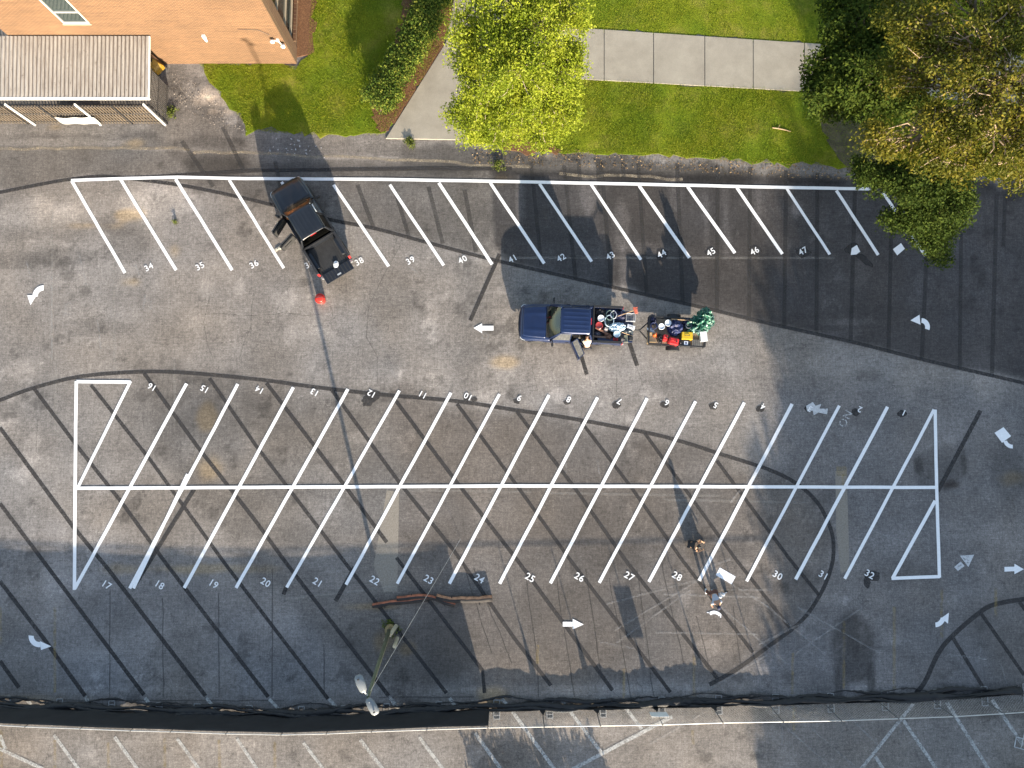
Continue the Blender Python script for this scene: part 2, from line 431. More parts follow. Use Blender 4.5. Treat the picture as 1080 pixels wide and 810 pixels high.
top = [((76, 191), (132, 288)), ((127, 189), (186, 285)), ((185.5, 189), (245, 285)), ((242, 190), (299.5, 283)), ((297, 192), (355, 282)), ((352, 195), (410, 281)), ((411, 195), (468, 280)), ((463, 193), (519, 279)),
       ((517, 193), (574, 278)), ((569, 194), (624, 276)), ((623, 194), (676, 274)), ((674, 196), (727, 272)), ((725, 197), (775, 267)), ((777, 198), (825, 268)), ((829.5, 199), (875, 268.5)), ((882, 201), (926, 269)), ((931, 203), (976, 270))]
lines('north_stall_lines', top, 0.165, 0.0200, WHITE, 0.004)
lines('north_head_line', [((75, 190.5), (128, 188.5), (187, 187), (243, 188.3), (340, 189), (400, 189.3), (540, 191.7), (680, 194.5), (810, 197.5), (920, 199.5))], 0.185, 0.0240, WHITE, 0.003)
mid = [((197, 404.5), (79, 621)), ((251, 405), (137, 620.5)), ((309.5, 408.5), (194.5, 620)), ((367, 410.5), (249, 620)), ((421.5, 412), (302.5, 619.5)), ((475.8, 414.3), (365, 616.5)), ((526.8, 415.7), (419, 615.5)), ((579, 416.7), (474, 615.5)),
       ((630.3, 419.2), (527, 615.5)), ((682.7, 420), (580.5, 615)), ((733.6, 423.3), (632, 614.6)), ((785, 424.7), (684.3, 613.6)), ((835.3, 426), (737.3, 612.4)), ((885, 427.8), (787.3, 613)), ((936, 429), (839, 611)), ((985, 432), (890.7, 610.3))]
lines('middle_stall_lines', mid, 0.165, 0.0200, WHITE, 0.004)
lines('middle_outline', [((80.7, 402), (79.5, 515), (78.8, 622)), ((81, 402.6), (138, 403)), ((138, 402), (82, 515)), ((81, 515), (270, 514), (540, 512.5), (810, 513.5), (986, 514)),
                         ((986, 432), (987.5, 514), (990.5, 609)), ((986, 528), (941, 610)), ((940, 610), (991, 608))], 0.165, 0.0240, WHITE, 0.003)
lines('middle_line_doubled', [((198, 500), (141, 620.5))], 0.16, 0.0225, WHITE)
def arcs(pts, n=6):
    """smooth curve through the surveyed points"""
    out = []
    for i in range(len(pts) - 1):
        p0, p1, p2, p3 = pts[max(i - 1, 0)], pts[i], pts[i + 1], pts[min(i + 2, len(pts) - 1)]
        for j in range(n):
            t = j / n
            out.append(tuple(0.5 * ((2 * p1[q]) + (-p0[q] + p2[q]) * t + (2 * p0[q] - 5 * p1[q] + 4 * p2[q] - p3[q]) * t * t + (-p0[q] + 3 * p1[q] - 3 * p2[q] + p3[q]) * t ** 3) for q in (0, 1)))
    out.append(pts[-1]); return out
oval = arcs([(-30, 431), (0, 422), (33, 410), (80, 398), (130, 393), (185, 392.5), (270, 400), (330, 408), (400, 416), (480, 423), (540, 432), (600, 441), (680, 456), (720, 466), (757, 478), (810, 495), (840, 510), (862, 530), (875, 555), (879, 575), (877, 597), (866, 625), (845, 655), (810, 682), (775, 707), (748, 722)])
loop_se = arcs([(966, 731), (976, 718), (989, 690), (1004, 671), (1033, 646), (1049, 637.5), (1080, 632), (1110, 631)])
topc = arcs([(-20, 207), (0, 203), (40, 195), (75, 189), (110, 186), (150, 190), (200, 197), (270, 212), (345, 231), (395, 241), (455, 257), (520, 274), (607, 294), (682, 311), (752, 327), (810, 341), (900, 361), (972, 379), (1080, 404), (1110, 411)])
lines('covered_outlines', [oval, topc], 0.20, 0.0085, COVER)
lines('covered_loop', [loop_se], 0.22, 0.0085, COVER)
diag = [((0, 451), (76, 554), (114, 600), (217, 734)), ((0, 531), (52, 600), (152, 733)), ((35, 408.5), (81, 470), (130, 532), (175, 594), (283, 735)), ((96, 406), (160, 487), (237, 594), (346, 737)), ((152, 393.6), (209, 472), (270, 550), (302, 594), (410, 734)),
        ((221, 399), (270, 470), (366, 596), (471, 731)), ((281, 404), (362, 510), (408, 572)), ((418, 588), (509, 707), (511, 731)), ((349, 410), (422, 510), (479, 581), (543, 674), (581, 723)), ((417, 422), (479, 505), (545, 590), (646, 728)), ((482, 426), (540, 505), (601, 590), (707, 730)),
        ((545, 434), (605, 513), (659, 590), (757, 716)), ((613, 445), (665, 513), (719, 590), (794, 688)), ((680, 457), (776, 590), (833, 662)), ((756, 486), (833, 590), (864, 628)), ((0, 697), (20, 725)), ((0, 613), (49, 677), (90, 734)),
        ((1005, 673), (1038, 727)), ((1034, 646), (1080, 712)), ((1075, 635), (1090, 655))]
lines('covered_diagonals', diag, 0.19, 0.0105, COVER)
vert = [((377, 195), (394, 240)), ((418, 205), (431, 249)), ((452, 197), (467, 257)), ((490, 200), (502, 266)), ((560, 172), (571, 280)), ((595, 175), (607, 294)), ((634, 172), (645, 302)), ((673, 172), (682, 311)), ((714, 172), (720, 319)), ((757, 174), (756, 327)), ((791, 176), (790, 335)),
        ((829, 180), (827, 344)), ((862, 182), (861, 351)), ((902, 185), (897, 360)), ((941, 190), (937, 372)), ((980, 210), (972, 379)), ((1014, 210), (1012, 389)), ((1051, 205), (1046, 397)), ((1060, 205), (1058, 260)), ((192, 149), (225, 197)), ((235, 134), (257, 180)), ((290, 170), (300, 215)), ((610, 168), (612, 192)), ((630, 168), (632, 200)), ((657, 170), (658, 195))]
lines('covered_uprights', vert, 0.22, 0.0105, COVER2)
lines('covered_strokes', [((527, 268), (496, 338)), ((1034, 433), (989, 518)), ((612, 372), (619, 395)), ((664, 362), (672, 386)), ((205, 516), (140, 621)), ((374, 598), (354, 634)), ((302, 619), (299, 627)), ((160, 187), (270, 180), (445, 178), (540, 178))], 0.21, 0.0125, COVER)
# dark blots sprayed over old numerals
mb = MB()
def blot(px, py, rx, ry, ang=0.0, z=0.0145):
    c = P(px, py); n = 14; pts = []
    for i in range(n):
        a = 2 * math.pi * i / n; s_ = random.uniform(0.75, 1.15)
        x, y = rx / 20 * math.cos(a) * s_, ry / 20 * math.sin(a) * s_
        pts.append((c.x + x * math.cos(ang) - y * math.sin(ang), c.y + x * math.sin(ang) + y * math.cos(ang), z + len(mb.bm.faces) * 0.0001))
    mb.face(pts)
for a in [(698, 268, 7, 6), (750, 266, 7, 6), (796, 265, 7, 6), (847, 266, 8, 7), (899, 263, 8, 7), (911, 274, 4, 11, 0.9), (393, 417, 8, 7), (388, 423, 7, 6), (545, 423, 4, 3), (598, 424, 4, 3), (650, 427, 5, 4), (701, 427, 5, 4), (752, 429, 5, 4), (802, 431, 5, 4), (852, 431, 4, 4), (902, 435, 5, 4), (951, 436, 5, 4), (919, 607, 9, 6), (914, 614, 4, 6), (492, 420, 4, 4), (500, 421, 4, 3)]:
    blot(*a)
tag(mb.build('covered_blots', COVER), kind='structure')
old = [((90, 735), (98, 747)), ((153, 736), (164, 750)), ((217, 735), (231, 752)), ((284, 737), (298, 752)), ((347, 737), (360, 752)), ((411, 735), (423, 752)), ((474, 736), (487, 753)), ((27, 736), (33, 743)), ((529, 737), (538, 747)), ((592, 738), (598, 746)),
       ((57, 775), (84, 812)), ((121, 777), (146, 812)), ((187, 779), (211, 812)), ((250, 779), (272, 812)), ((320, 783), (342, 812)), ((380, 780), (405, 812)), ((442, 777), (468, 812)), ((501, 773), (529, 812)), ((538, 747), (587, 814)), ((598, 746), (634, 793)), ((658, 744), (677, 769)),
       ((709, 755.5), (604, 811)), ((963, 742), (907, 812)), ((952.5, 759.5), (989, 813)), ((923, 798), (932, 812)), ((998, 740), (1043, 812)), ((1046, 738), (1079, 786)), ((-10, 785), (46, 811)), ((0, 775), (6, 790))]
lines('old_white_lines', old, 0.17, 0.0165, worn_paint('old_white_kept', (0.44, 0.44, 0.42), 0.62, 8, 0.15, 0.8, 0.75, 0.12))
gh = [((540, 735), (545, 737)), ((640, 637), (735, 612)), ((650, 678), (728, 622)), ((648, 665), (740, 610)), ((765, 612), (810, 640), (870, 690)), ((760, 640), (830, 700)), ((840, 640), (930, 690)), ((810, 690), (735, 735)), ((632, 677), (670, 684)), ((690, 667), (800, 669)), ((700, 627), (800, 630)),
      ((760, 622), (815, 622)), ((830, 745), (905, 812)), ((812, 752), (880, 812)), ((880, 740), (930, 790)), ((838, 690), (910, 640)), ((800, 680), (850, 655)), ((55, 290), (55, 380)), ((82, 262), (92, 302)), ((103, 338), (107, 370)), ((28, 275), (32, 290)), ((143, 278), (147, 292)), ((430, 280), (441, 289)), ((1055, 700), (1064, 728)),
      ((825, 766), (825, 785)), ((950, 770), (950, 785)), ((685, 785), (745, 750)), ((597, 488), (597, 502)), ((630, 485), (632, 500)), ((1000, 690), (1040, 695)), ((1030, 700), (1034, 685)), ((735, 602), (770, 590)), ((820, 470), (770, 530)), ((920, 560), (965, 575))]
lines('ghost_lines', gh, 0.10, 0.0180, GHOST)
gh2 = [((55, 222), (55, 380)), ((120, 260), (121, 390)), ((59, 380), (58, 460)), ((184, 380), (184, 450)), ((540, 272), (880, 272)), ((430, 517), (560, 519)), ((580, 520), (760, 523)), ((700, 527), (850, 530)), ((300, 632), (420, 618))]
lines('ghost_joints', gh2, 0.13, 0.0068, worn_paint('joint_pale', (0.34, 0.32, 0.29), 0.42, 4, 0.15, 0.9, 0.4, 0.2))
yl = [((836, 688), (835.5, 732)), ((890, 655), (890, 727)), ((943, 640), (943, 727)), ((993, 622), (993, 672)), ((837, 743), (837, 770)), ((2, 770), (2, 812)), ((58, 780), (58, 812)), ((114, 783), (115, 812)), ((174, 778), (174, 812)), ((231, 780), (232, 812)), ((290, 782), (290, 812)), ((730, 770), (731, 785)), ((567, 680), (567, 700)), ((658, 705), (658, 740)), ((732, 690), (732, 735)), ((1, 640), (1, 680)), ((58, 640), (58, 730)), ((889, 500), (889, 515)), ((1050, 620), (1050, 650))]
lines('old_yellow_lines', yl, 0.14, 0.0172, YELLOW)
dj = [((116, 622), (116, 735)), ((172, 630), (172, 735)), ((231, 625), (231, 735)), ((287, 600), (287, 735)), ((342, 680), (342, 735)), ((555, 610), (567, 700), (568, 735)), ((585, 600), (606, 735)), ((618, 600), (634, 710)), ((643, 610), (665, 735)), ((672, 600), (690, 735)), ((697, 590), (721, 700)), ((735, 650), (747, 700)), ((773, 640), (781, 700)), ((60, 738), (300, 739)), ((400, 736), (500, 735)), ((500, 600), (540, 700)), ((487, 590), (519, 690))]
lines('asphalt_seams', dj, 0.055, 0.0062, COVER2, 0.02)
cracks = [((421, 259), (408, 285), (397, 307), (392, 322), (386, 336), (389, 355), (395, 379), (398, 405)), ((386, 335), (424, 335.5)), ((215, 330), (270, 331), (340, 331)), ((250, 380), (262, 345), (268, 310)), ((222, 380), (214, 340), (222, 310)), ((670, 380), (679, 412)), ((560, 385), (567, 412)), ((651, 390), (650, 420)), ((725, 385), (735, 405)), ((39, 435), (38, 480)), ((150, 437), (152, 452))]
lines('cracks', cracks, 0.04, 0.0064, worn_paint('crack_black', (0.02, 0.019, 0.018), 0.5, 12, 0.3, 0.9, 0.45, 0.2), 0.11)
lines('asphalt_edge', [((-10, 159), (60, 156), (130, 155), (200, 158)), ((205, 160), (270, 161), (330, 165), (400, 168), (480, 173), (560, 176)), ((590, 184), (640, 186), (720, 189))], 0.16, 0.0066, worn_paint('edge_tan', (0.30, 0.25, 0.18), 0.5, 3.5, 0.25, 0.9, 0.8, 0.15), 0.06)
# asphalt patches of another age
PATCH = worn_paint('patch_pale', (0.24, 0.215, 0.18), 0.92, 5, 0.25, 0.9, 0.75)
mb = MB(); mb.face([P(408, 517, .0058), P(421, 519, .0058), P(419, 624, .0058), P(405, 624, .0058), P(394, 596, .0058)])
mb.face([P(881, 497, .0059), P(893, 496, .0059), P(896, 600, .0059), P(887, 605, .0059), P(882, 560, .0059)])
tag(mb.build('asphalt_patches', PATCH), kind='structure')
mb = MB(); mb.ribbon([P(882, 497), P(893, 497)], 0.5, .007); 
tag(mb.build('ochre_patch', worn_paint('ochre', (0.30, 0.23, 0.12), 0.55, 6, 0.2, 0.9, 0.45, 0.15)), kind='structure')

# ------------------------------------------------------------------ numerals and arrows
def glyphs(txt, h, bold=0.006):
    cu = bpy.data.curves.new('g', 'FONT'); cu.body = txt; cu.size = h * 1.38; cu.align_x = 'CENTER'; cu.align_y = 'CENTER'; cu.offset = bold
    cu.space_character = 1.08; cu.resolution_u = 3
    o = bpy.data.objects.new('g', cu); col.objects.link(o)
    dg = bpy.context.evaluated_depsgraph_get()
    me = bpy.data.meshes.new_from_object(o.evaluated_get(dg))
    bpy.data.objects.remove(o); bpy.data.curves.remove(cu)
    return me
def numeral(txt, px, py, ang, h, m, z, label, group):
    me = glyphs(txt, h); me.materials.clear(); me.materials.append(m)
    o = bpy.data.objects.new('painted_number', me); o.location = P(px, py, z); o.rotation_euler = (0, 0, ang); col.objects.link(o)
    return tag(o, label, 'painted number', group)
NUMW = worn_paint('numeral_white', (0.66, 0.66, 0.66), 0.9, 12, 0.08, 0.65, soft=0.06)
toprow = {34: (157, 282), 35: (211, 281), 36: (268, 279), 37: (326, 279), 38: (379, 276), 39: (433, 275), 40: (488, 274), 41: (541, 273), 42: (592, 272), 43: (644, 270), 44: (698, 268), 45: (750, 266), 46: (796, 265), 47: (847, 265)}
for n_, (a, b) in toprow.items(): numeral(str(n_), a, b, R(30), 0.335, NUMW, 0.028, 'white painted number %d at the end of a stall in the top row' % n_, 'stall numbers')
uprow = {16: (160.5, 408), 15: (216, 410), 14: (274, 411), 13: (332, 413.5), 12: (392, 415), 11: (446, 416), 10: (494, 418), 9: (548, 419.5), 8: (600, 421), 7: (653.5, 423), 6: (703.5, 424.5), 5: (755, 427), 4: (805, 428.5), 3: (854.5, 431), 2: (907, 431.5), 1: (953.5, 435)}
for n_, (a, b) in uprow.items(): numeral(str(n_), a, b, R(180 - 28), 0.32, NUMW, 0.028, 'white painted number %d, upside down, above the middle stalls' % n_, 'stall numbers')
lowrow = {17: (112, 617), 18: (168, 617), 19: (225, 616), 20: (280, 614.5), 21: (335, 614.5), 22: (395, 612.5), 23: (452, 611.5), 24: (505.5, 610.5), 25: (559, 609.5), 26: (611, 609), 27: (663.5, 608), 28: (714, 608), 30: (820, 607), 31: (868.5, 607), 32: (917, 606)}
for n_, (a, b) in lowrow.items(): numeral(str(n_), a, b, R(-30), 0.35, NUMW, 0.028, 'white painted number %d along the bottom of the middle stalls' % n_, 'stall numbers')
def poly_thing(name, polys, m, z, label, cat, group=None):
    mb = MB(); c = None
    allp = [P(a, b) for pl in polys for a, b in pl]
    c = sum(allp, Vector()) / len(allp)
    for i, pl in enumerate(polys): mb.face([P(a, b) - c + Vector((0, 0, i * 0.0004)) for a, b in pl])
    o = mb.build(name, m, loc=(c.x, c.y, z), fix=False)
    for pgn in o.data.polygons:
        if pgn.normal.z < 0: pgn.flip()
    return tag(o, label, cat, group)
def arc_poly(cx, cy, r0, r1, a0, a1, n=10):
    q = [a0 + (a1 - a0) * i / n for i in range(n + 1)]
    return [(cx + r1 * math.cos(R(t)), cy + r1 * math.sin(R(t))) for t in q] + [(cx + r0 * math.cos(R(t)), cy + r0 * math.sin(R(t))) for t in reversed(q)]
AG = 'painted arrows'
ARW = worn_paint('arrow_white', (0.70, 0.70, 0.70), 0.96, 9, 0.06, 0.6, soft=0.05)
poly_thing('painted_arrow', [arc_poly(46.5, 313, 6.5, 12, 180, 270), [(29, 311.5), (39, 311.5), (32.5, 322)]], ARW, .026, 'white arrow curving down to the left, below stall 34', 'painted arrow', AG)
poly_thing('painted_arrow', [[(508, 343.7), (520.5, 343.7), (520.5, 348.7), (508, 348.7)], [(508.5, 341), (508.5, 351.5), (499.5, 346)]], ARW, .026, 'straight white arrow pointing left toward the black truck, beside the blue truck', 'painted arrow', AG)
poly_thing('painted_arrow', [arc_poly(971, 345, 4.5, 9.5, -85, 20), [(969.5, 332), (970.5, 342.5), (960, 338)]], ARW, .026, 'white hooked arrow pointing left on the dark asphalt under the big tree', 'painted arrow', AG)
poly_thing('painted_arrow', [arc_poly(42, 671, 6, 11.5, 85, 185), [(42.5, 676), (54.5, 681.5), (43.5, 685.5)]], ARW, .026, 'white hooked arrow pointing right, near the fence below stall 17', 'painted arrow', AG)
poly_thing('painted_arrow', [[(593.5, 655.7), (604.5, 655.7), (604.5, 660.7), (593.5, 660.7)], [(604, 652.5), (615.5, 658.5), (604, 663.5)]], ARW, .026, 'straight white arrow pointing right in the lane below stall 26', 'painted arrow', AG)
FADEA = worn_paint('arrow_faded', (0.5, 0.51, 0.52), 0.72, 8, 0.15, 0.75, 0.85)
poly_thing('painted_arrow', [[(1006, 598), (1013, 592), (1017, 597), (1010, 602)], [(1012, 586), (1027, 585), (1021, 598)]], FADEA, .026, 'faded grey arrow pointing up right past the right end of the stalls', 'painted arrow', AG)
poly_thing('painted_arrow', [[(1059, 597.8), (1070, 597.5), (1070, 602.3), (1059, 602.8)], [(1069.5, 594.5), (1079.5, 600.3), (1069.5, 605.5)]], ARW, .026, 'bright white straight arrow pointing right beside the faded grey arrow', 'painted arrow', AG)
poly_thing('painted_arrow', [arc_poly(985.5, 650, 6.5, 11.5, 10, 85), [(992, 652), (1000.5, 646), (999.5, 657.5)]], ARW, .026, 'short white arrow bending up right beside the black painted loop', 'painted arrow', AG)
poly_thing('painted_arrow', [[(1048.5, 456.5), (1058, 450.5), (1066, 460), (1056.5, 467)], arc_poly(1067.5, 463, 6, 10, 88, 165)], ARW, .026, 'white square with a short curved tail, past the right end of the stalls', 'painted arrow', AG)
poly_thing('painted_arrow', [[(850, 428), (857, 424), (860, 428), (866, 426), (864, 431), (873, 431), (872, 437), (863, 435), (858, 438), (857, 433), (851, 434)]], FADEA, .027, 'ragged faded grey arrow painted over the number 3', 'painted arrow', AG)
poly_thing('painted_square', [[(897, 269), (898, 262), (903.5, 258.5), (907, 265.5), (903, 268.5)]], ARW, .026, 'five sided white painted patch beside a dark smear, right of number 47', 'painted patch')
poly_thing('painted_square', [[(941.5, 263), (950, 256.5), (954, 262.5), (946, 269.5)]], ARW, .026, 'tilted white painted rectangle in the last stall under the big tree', 'painted patch')
for t_, a, b, an, h in [('ON', 892, 442, 60, 0.42), ('9', 512.5, 358.5, 10, 0.75), ('E', 72, 328, 8, 0.8), ('h', 156, 320, -5, 0.95), ('5', 778, 245, 0, 0.3), ('o', 619, 225, 0, 0.3)]:
    me = glyphs(t_, h, 0.0); me.materials.clear(); me.materials.append(FADED if t_ == 'ON' else GHOST)
    o = bpy.data.objects.new('worn_lettering', me); o.location = P(a, b, .0195); o.rotation_euler = (0, 0, R(an)); col.objects.link(o)
    tag(o, {'ON': 'faded letters ON beside the number 2', '9': 'faint worn stroke below the straight left arrow', 'E': 'faint worn letter shaped like an E left of the stalls', 'h': 'faint worn outline like a small h below stall 34', '5': 'tiny faint mark beside stall 46', 'o': 'tiny faint mark in stall 43'}[t_], 'worn lettering', kind='structure')
# ------------------------------------------------------------------ lawns, walk, beds
LAWNW = [(210, 66), (226, 92), (244, 113), (262, 136), (285, 140), (310, 141), (345, 143), (398, 143), (406, 141), (440, 92), (468, 45), (488, -60), (331, -60), (329, -10), (325, 60), (314, 70)]
LAWNE = [(612, 82), (740, 90), (855, 95), (960, 102), (1130, 110), (1130, 189), (1010, 187), (960, 184), (905, 178), (870, 175), (845, 172), (800, 172), (740, 167), (690, 163), (650, 162), (610, 163), (560, 160), (520, 154), (494, 149), (505, 100), (530, 82)]
LAWNN = [(600, 30), (850, 46), (1130, 62), (1130, -60), (545, -60), (545, 20)]
k = NT('lawn'); p = k.pos('world')
g1 = k.ramp(k.noise(p, 0.55, 6, 0.7), [(0.3, (0.095, 0.128, 0.008)), (0.5, (0.155, 0.182, 0.013)), (0.68, (0.235, 0.215, 0.040))])
g1 = k.mix(k.ramp(k.noise(p, 0.35, 4, 0.6), [(0.42, 0.0), (0.6, 0.75)]), g1, (0.090, 0.140, 0.010))
k.color(k.mix(1.0, g1, k.ramp(k.noise(p, 16, 4, 0.75), [(0.3, 0.5), (0.7, 1.4)]), 'MULTIPLY')); k.rough(0.95); k.b.inputs['Specular IOR Level'].default_value = 0.05; k.bump(k.noise(p, 20, 5, 0.7), 0.9, 0.06)
LAWN = k.m
def ragged(pts, amp=0.12, step=0.35):
    out = []; q = [P(a, b) for a, b in pts]
    for a, b in zip(q, q[1:] + q[:1]):
        n = max(1, int((b - a).length / step))
        for i in range(n):
            v = a.lerp(b, i / n); out.append((v.x + random.gauss(0, amp), v.y + random.gauss(0, amp)))
    return out
for nm, pts in (('lawn', LAWNW), ('lawn', LAWNE), ('lawn', LAWNN)):
    mb = MB(); mb.prism(ragged(pts), 0.0, 0.035); tag(mb.build(nm, LAWN), kind='structure')
k = NT('pine_straw'); p = k.pos('world', (1, 1, 1))
k.color(k.ramp(k.noise(p, 14, 6, 0.75), [(0.3, (0.055, 0.024, 0.010)), (0.5, (0.13, 0.058, 0.024)), (0.7, (0.22, 0.12, 0.055))])); k.rough(0.95); k.bump(k.noise(p, 30, 4), 0.8, 0.04)
STRAW = k.m
DIRT = simple('shaded_dirt', (0.085, 0.07, 0.038), 0.95, var=.5, scale=2, bump=.5)
for pts in ([(313, 62), (327, 60), (330, 30), (334, -60), (311, -60)], [(392, 120), (400, 138), (405, 143), (442, 93), (470, 46), (488, -60), (440, -60), (420, 40)], [(535, 132), (570, 140), (590, 160), (545, 164), (525, 150)], None):
    if pts is None: pts, mm = [(866, 118), (905, 116), (940, 140), (935, 181), (893, 177), (873, 150)], DIRT
    else: mm = STRAW
    tag(MB().prism(ragged(pts, 0.16), 0.0, 0.048).build('mulch_bed', mm), kind='structure')
k = NT('walk_concrete'); p = k.pos('world')
k.color(k.mix(1.0, k.ramp(k.noise(p, 0.8, 6, 0.7), [(0.3, (0.230, 0.205, 0.164)), (0.7, (0.315, 0.285, 0.230))]), k.ramp(k.noise(p, 40, 3, 0.7), [(0.3, 0.85), (0.7, 1.12)]), 'MULTIPLY')); k.rough(0.9); k.bump(k.noise(p, 60, 3), 0.15, 0.01)
WALK = k.m
mb = MB()
def slab(pts): mb.prism([(P(a, b).x, P(a, b).y) for a, b in pts], -0.05, 0.062 + len(mb.bm.faces) * 1e-5)
slab([(407, 146.5), (440, 94), (470, 46), (505, 65), (500, 105), (494, 148)])
slab([(470.4, 45), (490, -60), (547, -60), (546, 18), (508, 60)])
slab([(547, 21), (611, 30), (611, 83), (532, 81), (512, 95), (506, 64)])
ws = [612, 637, 689, 743, 794, 848, 902, 956, 1010, 1064, 1118]
for a, b in zip(ws[:-1], ws[1:]):
    f = lambda x: 30 + (x - 612) * 0.067
    g = lambda x: 84 + (x - 612) * 0.055
    slab([(a + .35, f(a)), (b - .35, f(b)), (b - .35, g(b)), (a + .35, g(a))])
tag(mb.build('sidewalk', WALK, bevel=0.012), kind='structure')
# grass blades on all three lawns: nobody could count them
blades = []
for pts, n in ((LAWNW, 70000), (LAWNE, 90000), (LAWNN, 52000)):
    w_ = np.array(pw(pts)); lo, hi = w_.min(0), w_.max(0)
    q = rng.uniform(lo, hi, (n * 2, 2)); q = q[sdist(q[:, 0], q[:, 1], [tuple(v) for v in w_]) > 0.0]
    q = q[(fbm(q[:, 0], q[:, 1], 1.5, 33, 3) + rng.normal(0, .12, len(q))) > 0.36][:n]
    m_ = len(q); a = rng.uniform(0, 2 * math.pi, m_); L = rng.uniform(0.03, 0.08, m_); wd = rng.uniform(0.008, 0.02, m_)
    b0 = np.stack([q[:, 0], q[:, 1], np.full(m_, 0.03)], 1)
    sx = np.stack([-np.sin(a) * wd, np.cos(a) * wd, np.zeros(m_)], 1)
    lean = rng.uniform(0.2, 1.0, m_)
    tip = b0 + np.stack([np.cos(a) * L * np.sin(lean), np.sin(a) * L * np.sin(lean), L * np.cos(lean)], 1)
    blades.append(np.stack([b0 - sx, b0 + sx, tip], 1))
tag(np_mesh('grass', np.concatenate(blades), None, leaf_mat('grass_blade', [(0.14, 0.175, 0.009), (0.22, 0.25, 0.013), (0.29, 0.29, 0.028), (0.175, 0.23, 0.012)], 0.45, patch=(0.135, 0.20, 0.011), pscale=0.4)), 'short green grass with dry patches beside the concrete walk', 'grass', kind='stuff')
# leaf litter at the lawn edge
def litter(pts, n, size, m, label):
    w_ = np.array(pw(pts)); lo, hi = w_.min(0), w_.max(0)
    q = rng.uniform(lo, hi, (n * 3, 2)); q = q[sdist(q[:, 0], q[:, 1], [tuple(v) for v in w_]) > 0][:n]
    n = len(q); a = rng.uniform(0, 6.28, n); s_ = rng.uniform(.5, 1, n) * size
    c = np.stack([q[:, 0], q[:, 1], rng.uniform(.02, .06, n)], 1)
    u = np.stack([np.cos(a) * s_, np.sin(a) * s_, rng.normal(0, .2, n) * s_], 1); v = np.stack([-np.sin(a) * s_ * .5, np.cos(a) * s_ * .5, rng.normal(0, .2, n) * s_], 1)
    tag(np_mesh('leaf_litter', np.stack([c - u, c + v, c + u, c - v], 1), None, m), label, 'leaf litter', kind='stuff')
litter([(490, 150), (900, 178), (930, 192), (880, 190), (700, 180), (500, 172)], 900, 0.06, leaf_mat('litter', [(0.10, 0.06, 0.03), (0.2, 0.13, 0.06), (0.28, 0.2, 0.11)], 0.1), 'dry leaf litter scattered along the edge of the lawn')
litter([(180, 76), (222, 95), (250, 130), (262, 140), (230, 135), (185, 110)], 260, 0.045, leaf_mat('gravel_bits', [(0.2, 0.17, 0.14), (0.35, 0.31, 0.27), (0.12, 0.1, 0.08)], 0.0), 'broken stones and dirt between the metal shelter and lawn')
litter([(278, 145), (325, 148), (345, 158), (345, 172), (330, 164), (280, 160)], 26, 0.08, simple('paper_bits', (0.34, 0.34, 0.35), 0.8), 'white scraps scattered on the asphalt above the black truck')

# ------------------------------------------------------------------ trees
def leaves(centers, sig, n, size, up=0.6, flat=0.75):
    m_ = len(centers)
    c = np.repeat(np.array(centers), n, 0); N = len(c)
    off = np.clip(rng.normal(0, 1, (N, 3)), -1.7, 1.7) * sig; off[:, 2] *= flat
    c = c + off
    nr = rng.normal(0, 1, (N, 3)); nr[:, 2] = np.abs(nr[:, 2]) + up; nr /= np.linalg.norm(nr, axis=1)[:, None]
    t = np.cross(nr, rng.normal(0, 1, (N, 3))); t /= np.linalg.norm(t, axis=1)[:, None]
    b = np.cross(nr, t)
    s_ = (rng.uniform(0.6, 1.15, N) * size)[:, None]
    return np.stack([c - t * s_, c - b * s_ * 0.5 + t * s_ * .1, c + t * s_, c + b * s_ * 0.5 + t * s_ * .1], 1)
def branch(mb, a, b, r0, r1, sag=0.0, n=5, wig=0.12, sides=6):
    a, b = Vector(a), Vector(b); L = (b - a).length; pts = []
    for i in range(n + 1):
        t = i / n; q = a.lerp(b, t)
        if 0 < i < n: q += Vector((random.gauss(0, wig * L * .3), random.gauss(0, wig * L * .3), random.gauss(0, wig * L * .2)))
        q.z += sag * math.sin(math.pi * t) * L
        pts.append(q)
    mb.tube(pts, [r0 + (r1 - r0) * i / n for i in range(n + 1)], sides)
    return pts
BARK = simple('bark', (0.13, 0.095, 0.065), 0.9, var=0.35, scale=5, bump=0.5)
PALEBARK = simple('pale_bark', (0.24, 0.18, 0.12), 0.85, var=0.35, scale=4, bump=0.4)
def tree(name, label, base, top, lobes, leafm, barkm, leaf=0.12, per=70, sig=0.33, r0=0.2, twigs=2, up=0.6, group=None, limb_r=0.075):
    """lobes: (centre, radii, number of leaf sprays, limb start along the trunk 0..1)"""
    base = Vector((base[0], base[1], 0)); root = thing(name, label, 'tree', base, 0, group)
    top = Vector(top) - base
    mb = MB(); tr = branch(mb, (0, 0, -0.1), top, r0, r0 * 0.35, 0, 8, 0.08, 10)
    mb.tube([(0, 0, -.05), (0, 0, .25)], [r0 * 1.6, r0 * 1.02], 10)
    mb.build('trunk', barkm, root, smooth=True)
    mb = MB(); cl = []
    for c, rad, n, st in lobes:
        c = Vector(c) - base
        s_ = tr[min(len(tr) - 1, int(st * (len(tr) - 1)))]
        hub = branch(mb, s_, c, limb_r, limb_r * 0.55, 0.06, 6, 0.12)
        for i in range(n):
            v = Vector((random.gauss(0, 1), random.gauss(0, 1), random.gauss(0, 1))).normalized() * (random.random() ** 0.42)
            e = c + Vector((v.x * rad[0], v.y * rad[1], v.z * rad[2]))
            cl.append(tuple(e))
            if i % twigs == 0: branch(mb, hub[random.randint(3, 6)], e, limb_r * 0.35, 0.008, 0.05, 4, 0.15, 4)
    mb.build('limbs', barkm, root, smooth=True)
    Lq = leaves(cl, sig, per, leaf, up)
    np_mesh('crown', Lq, None, leafm, root)
    return root
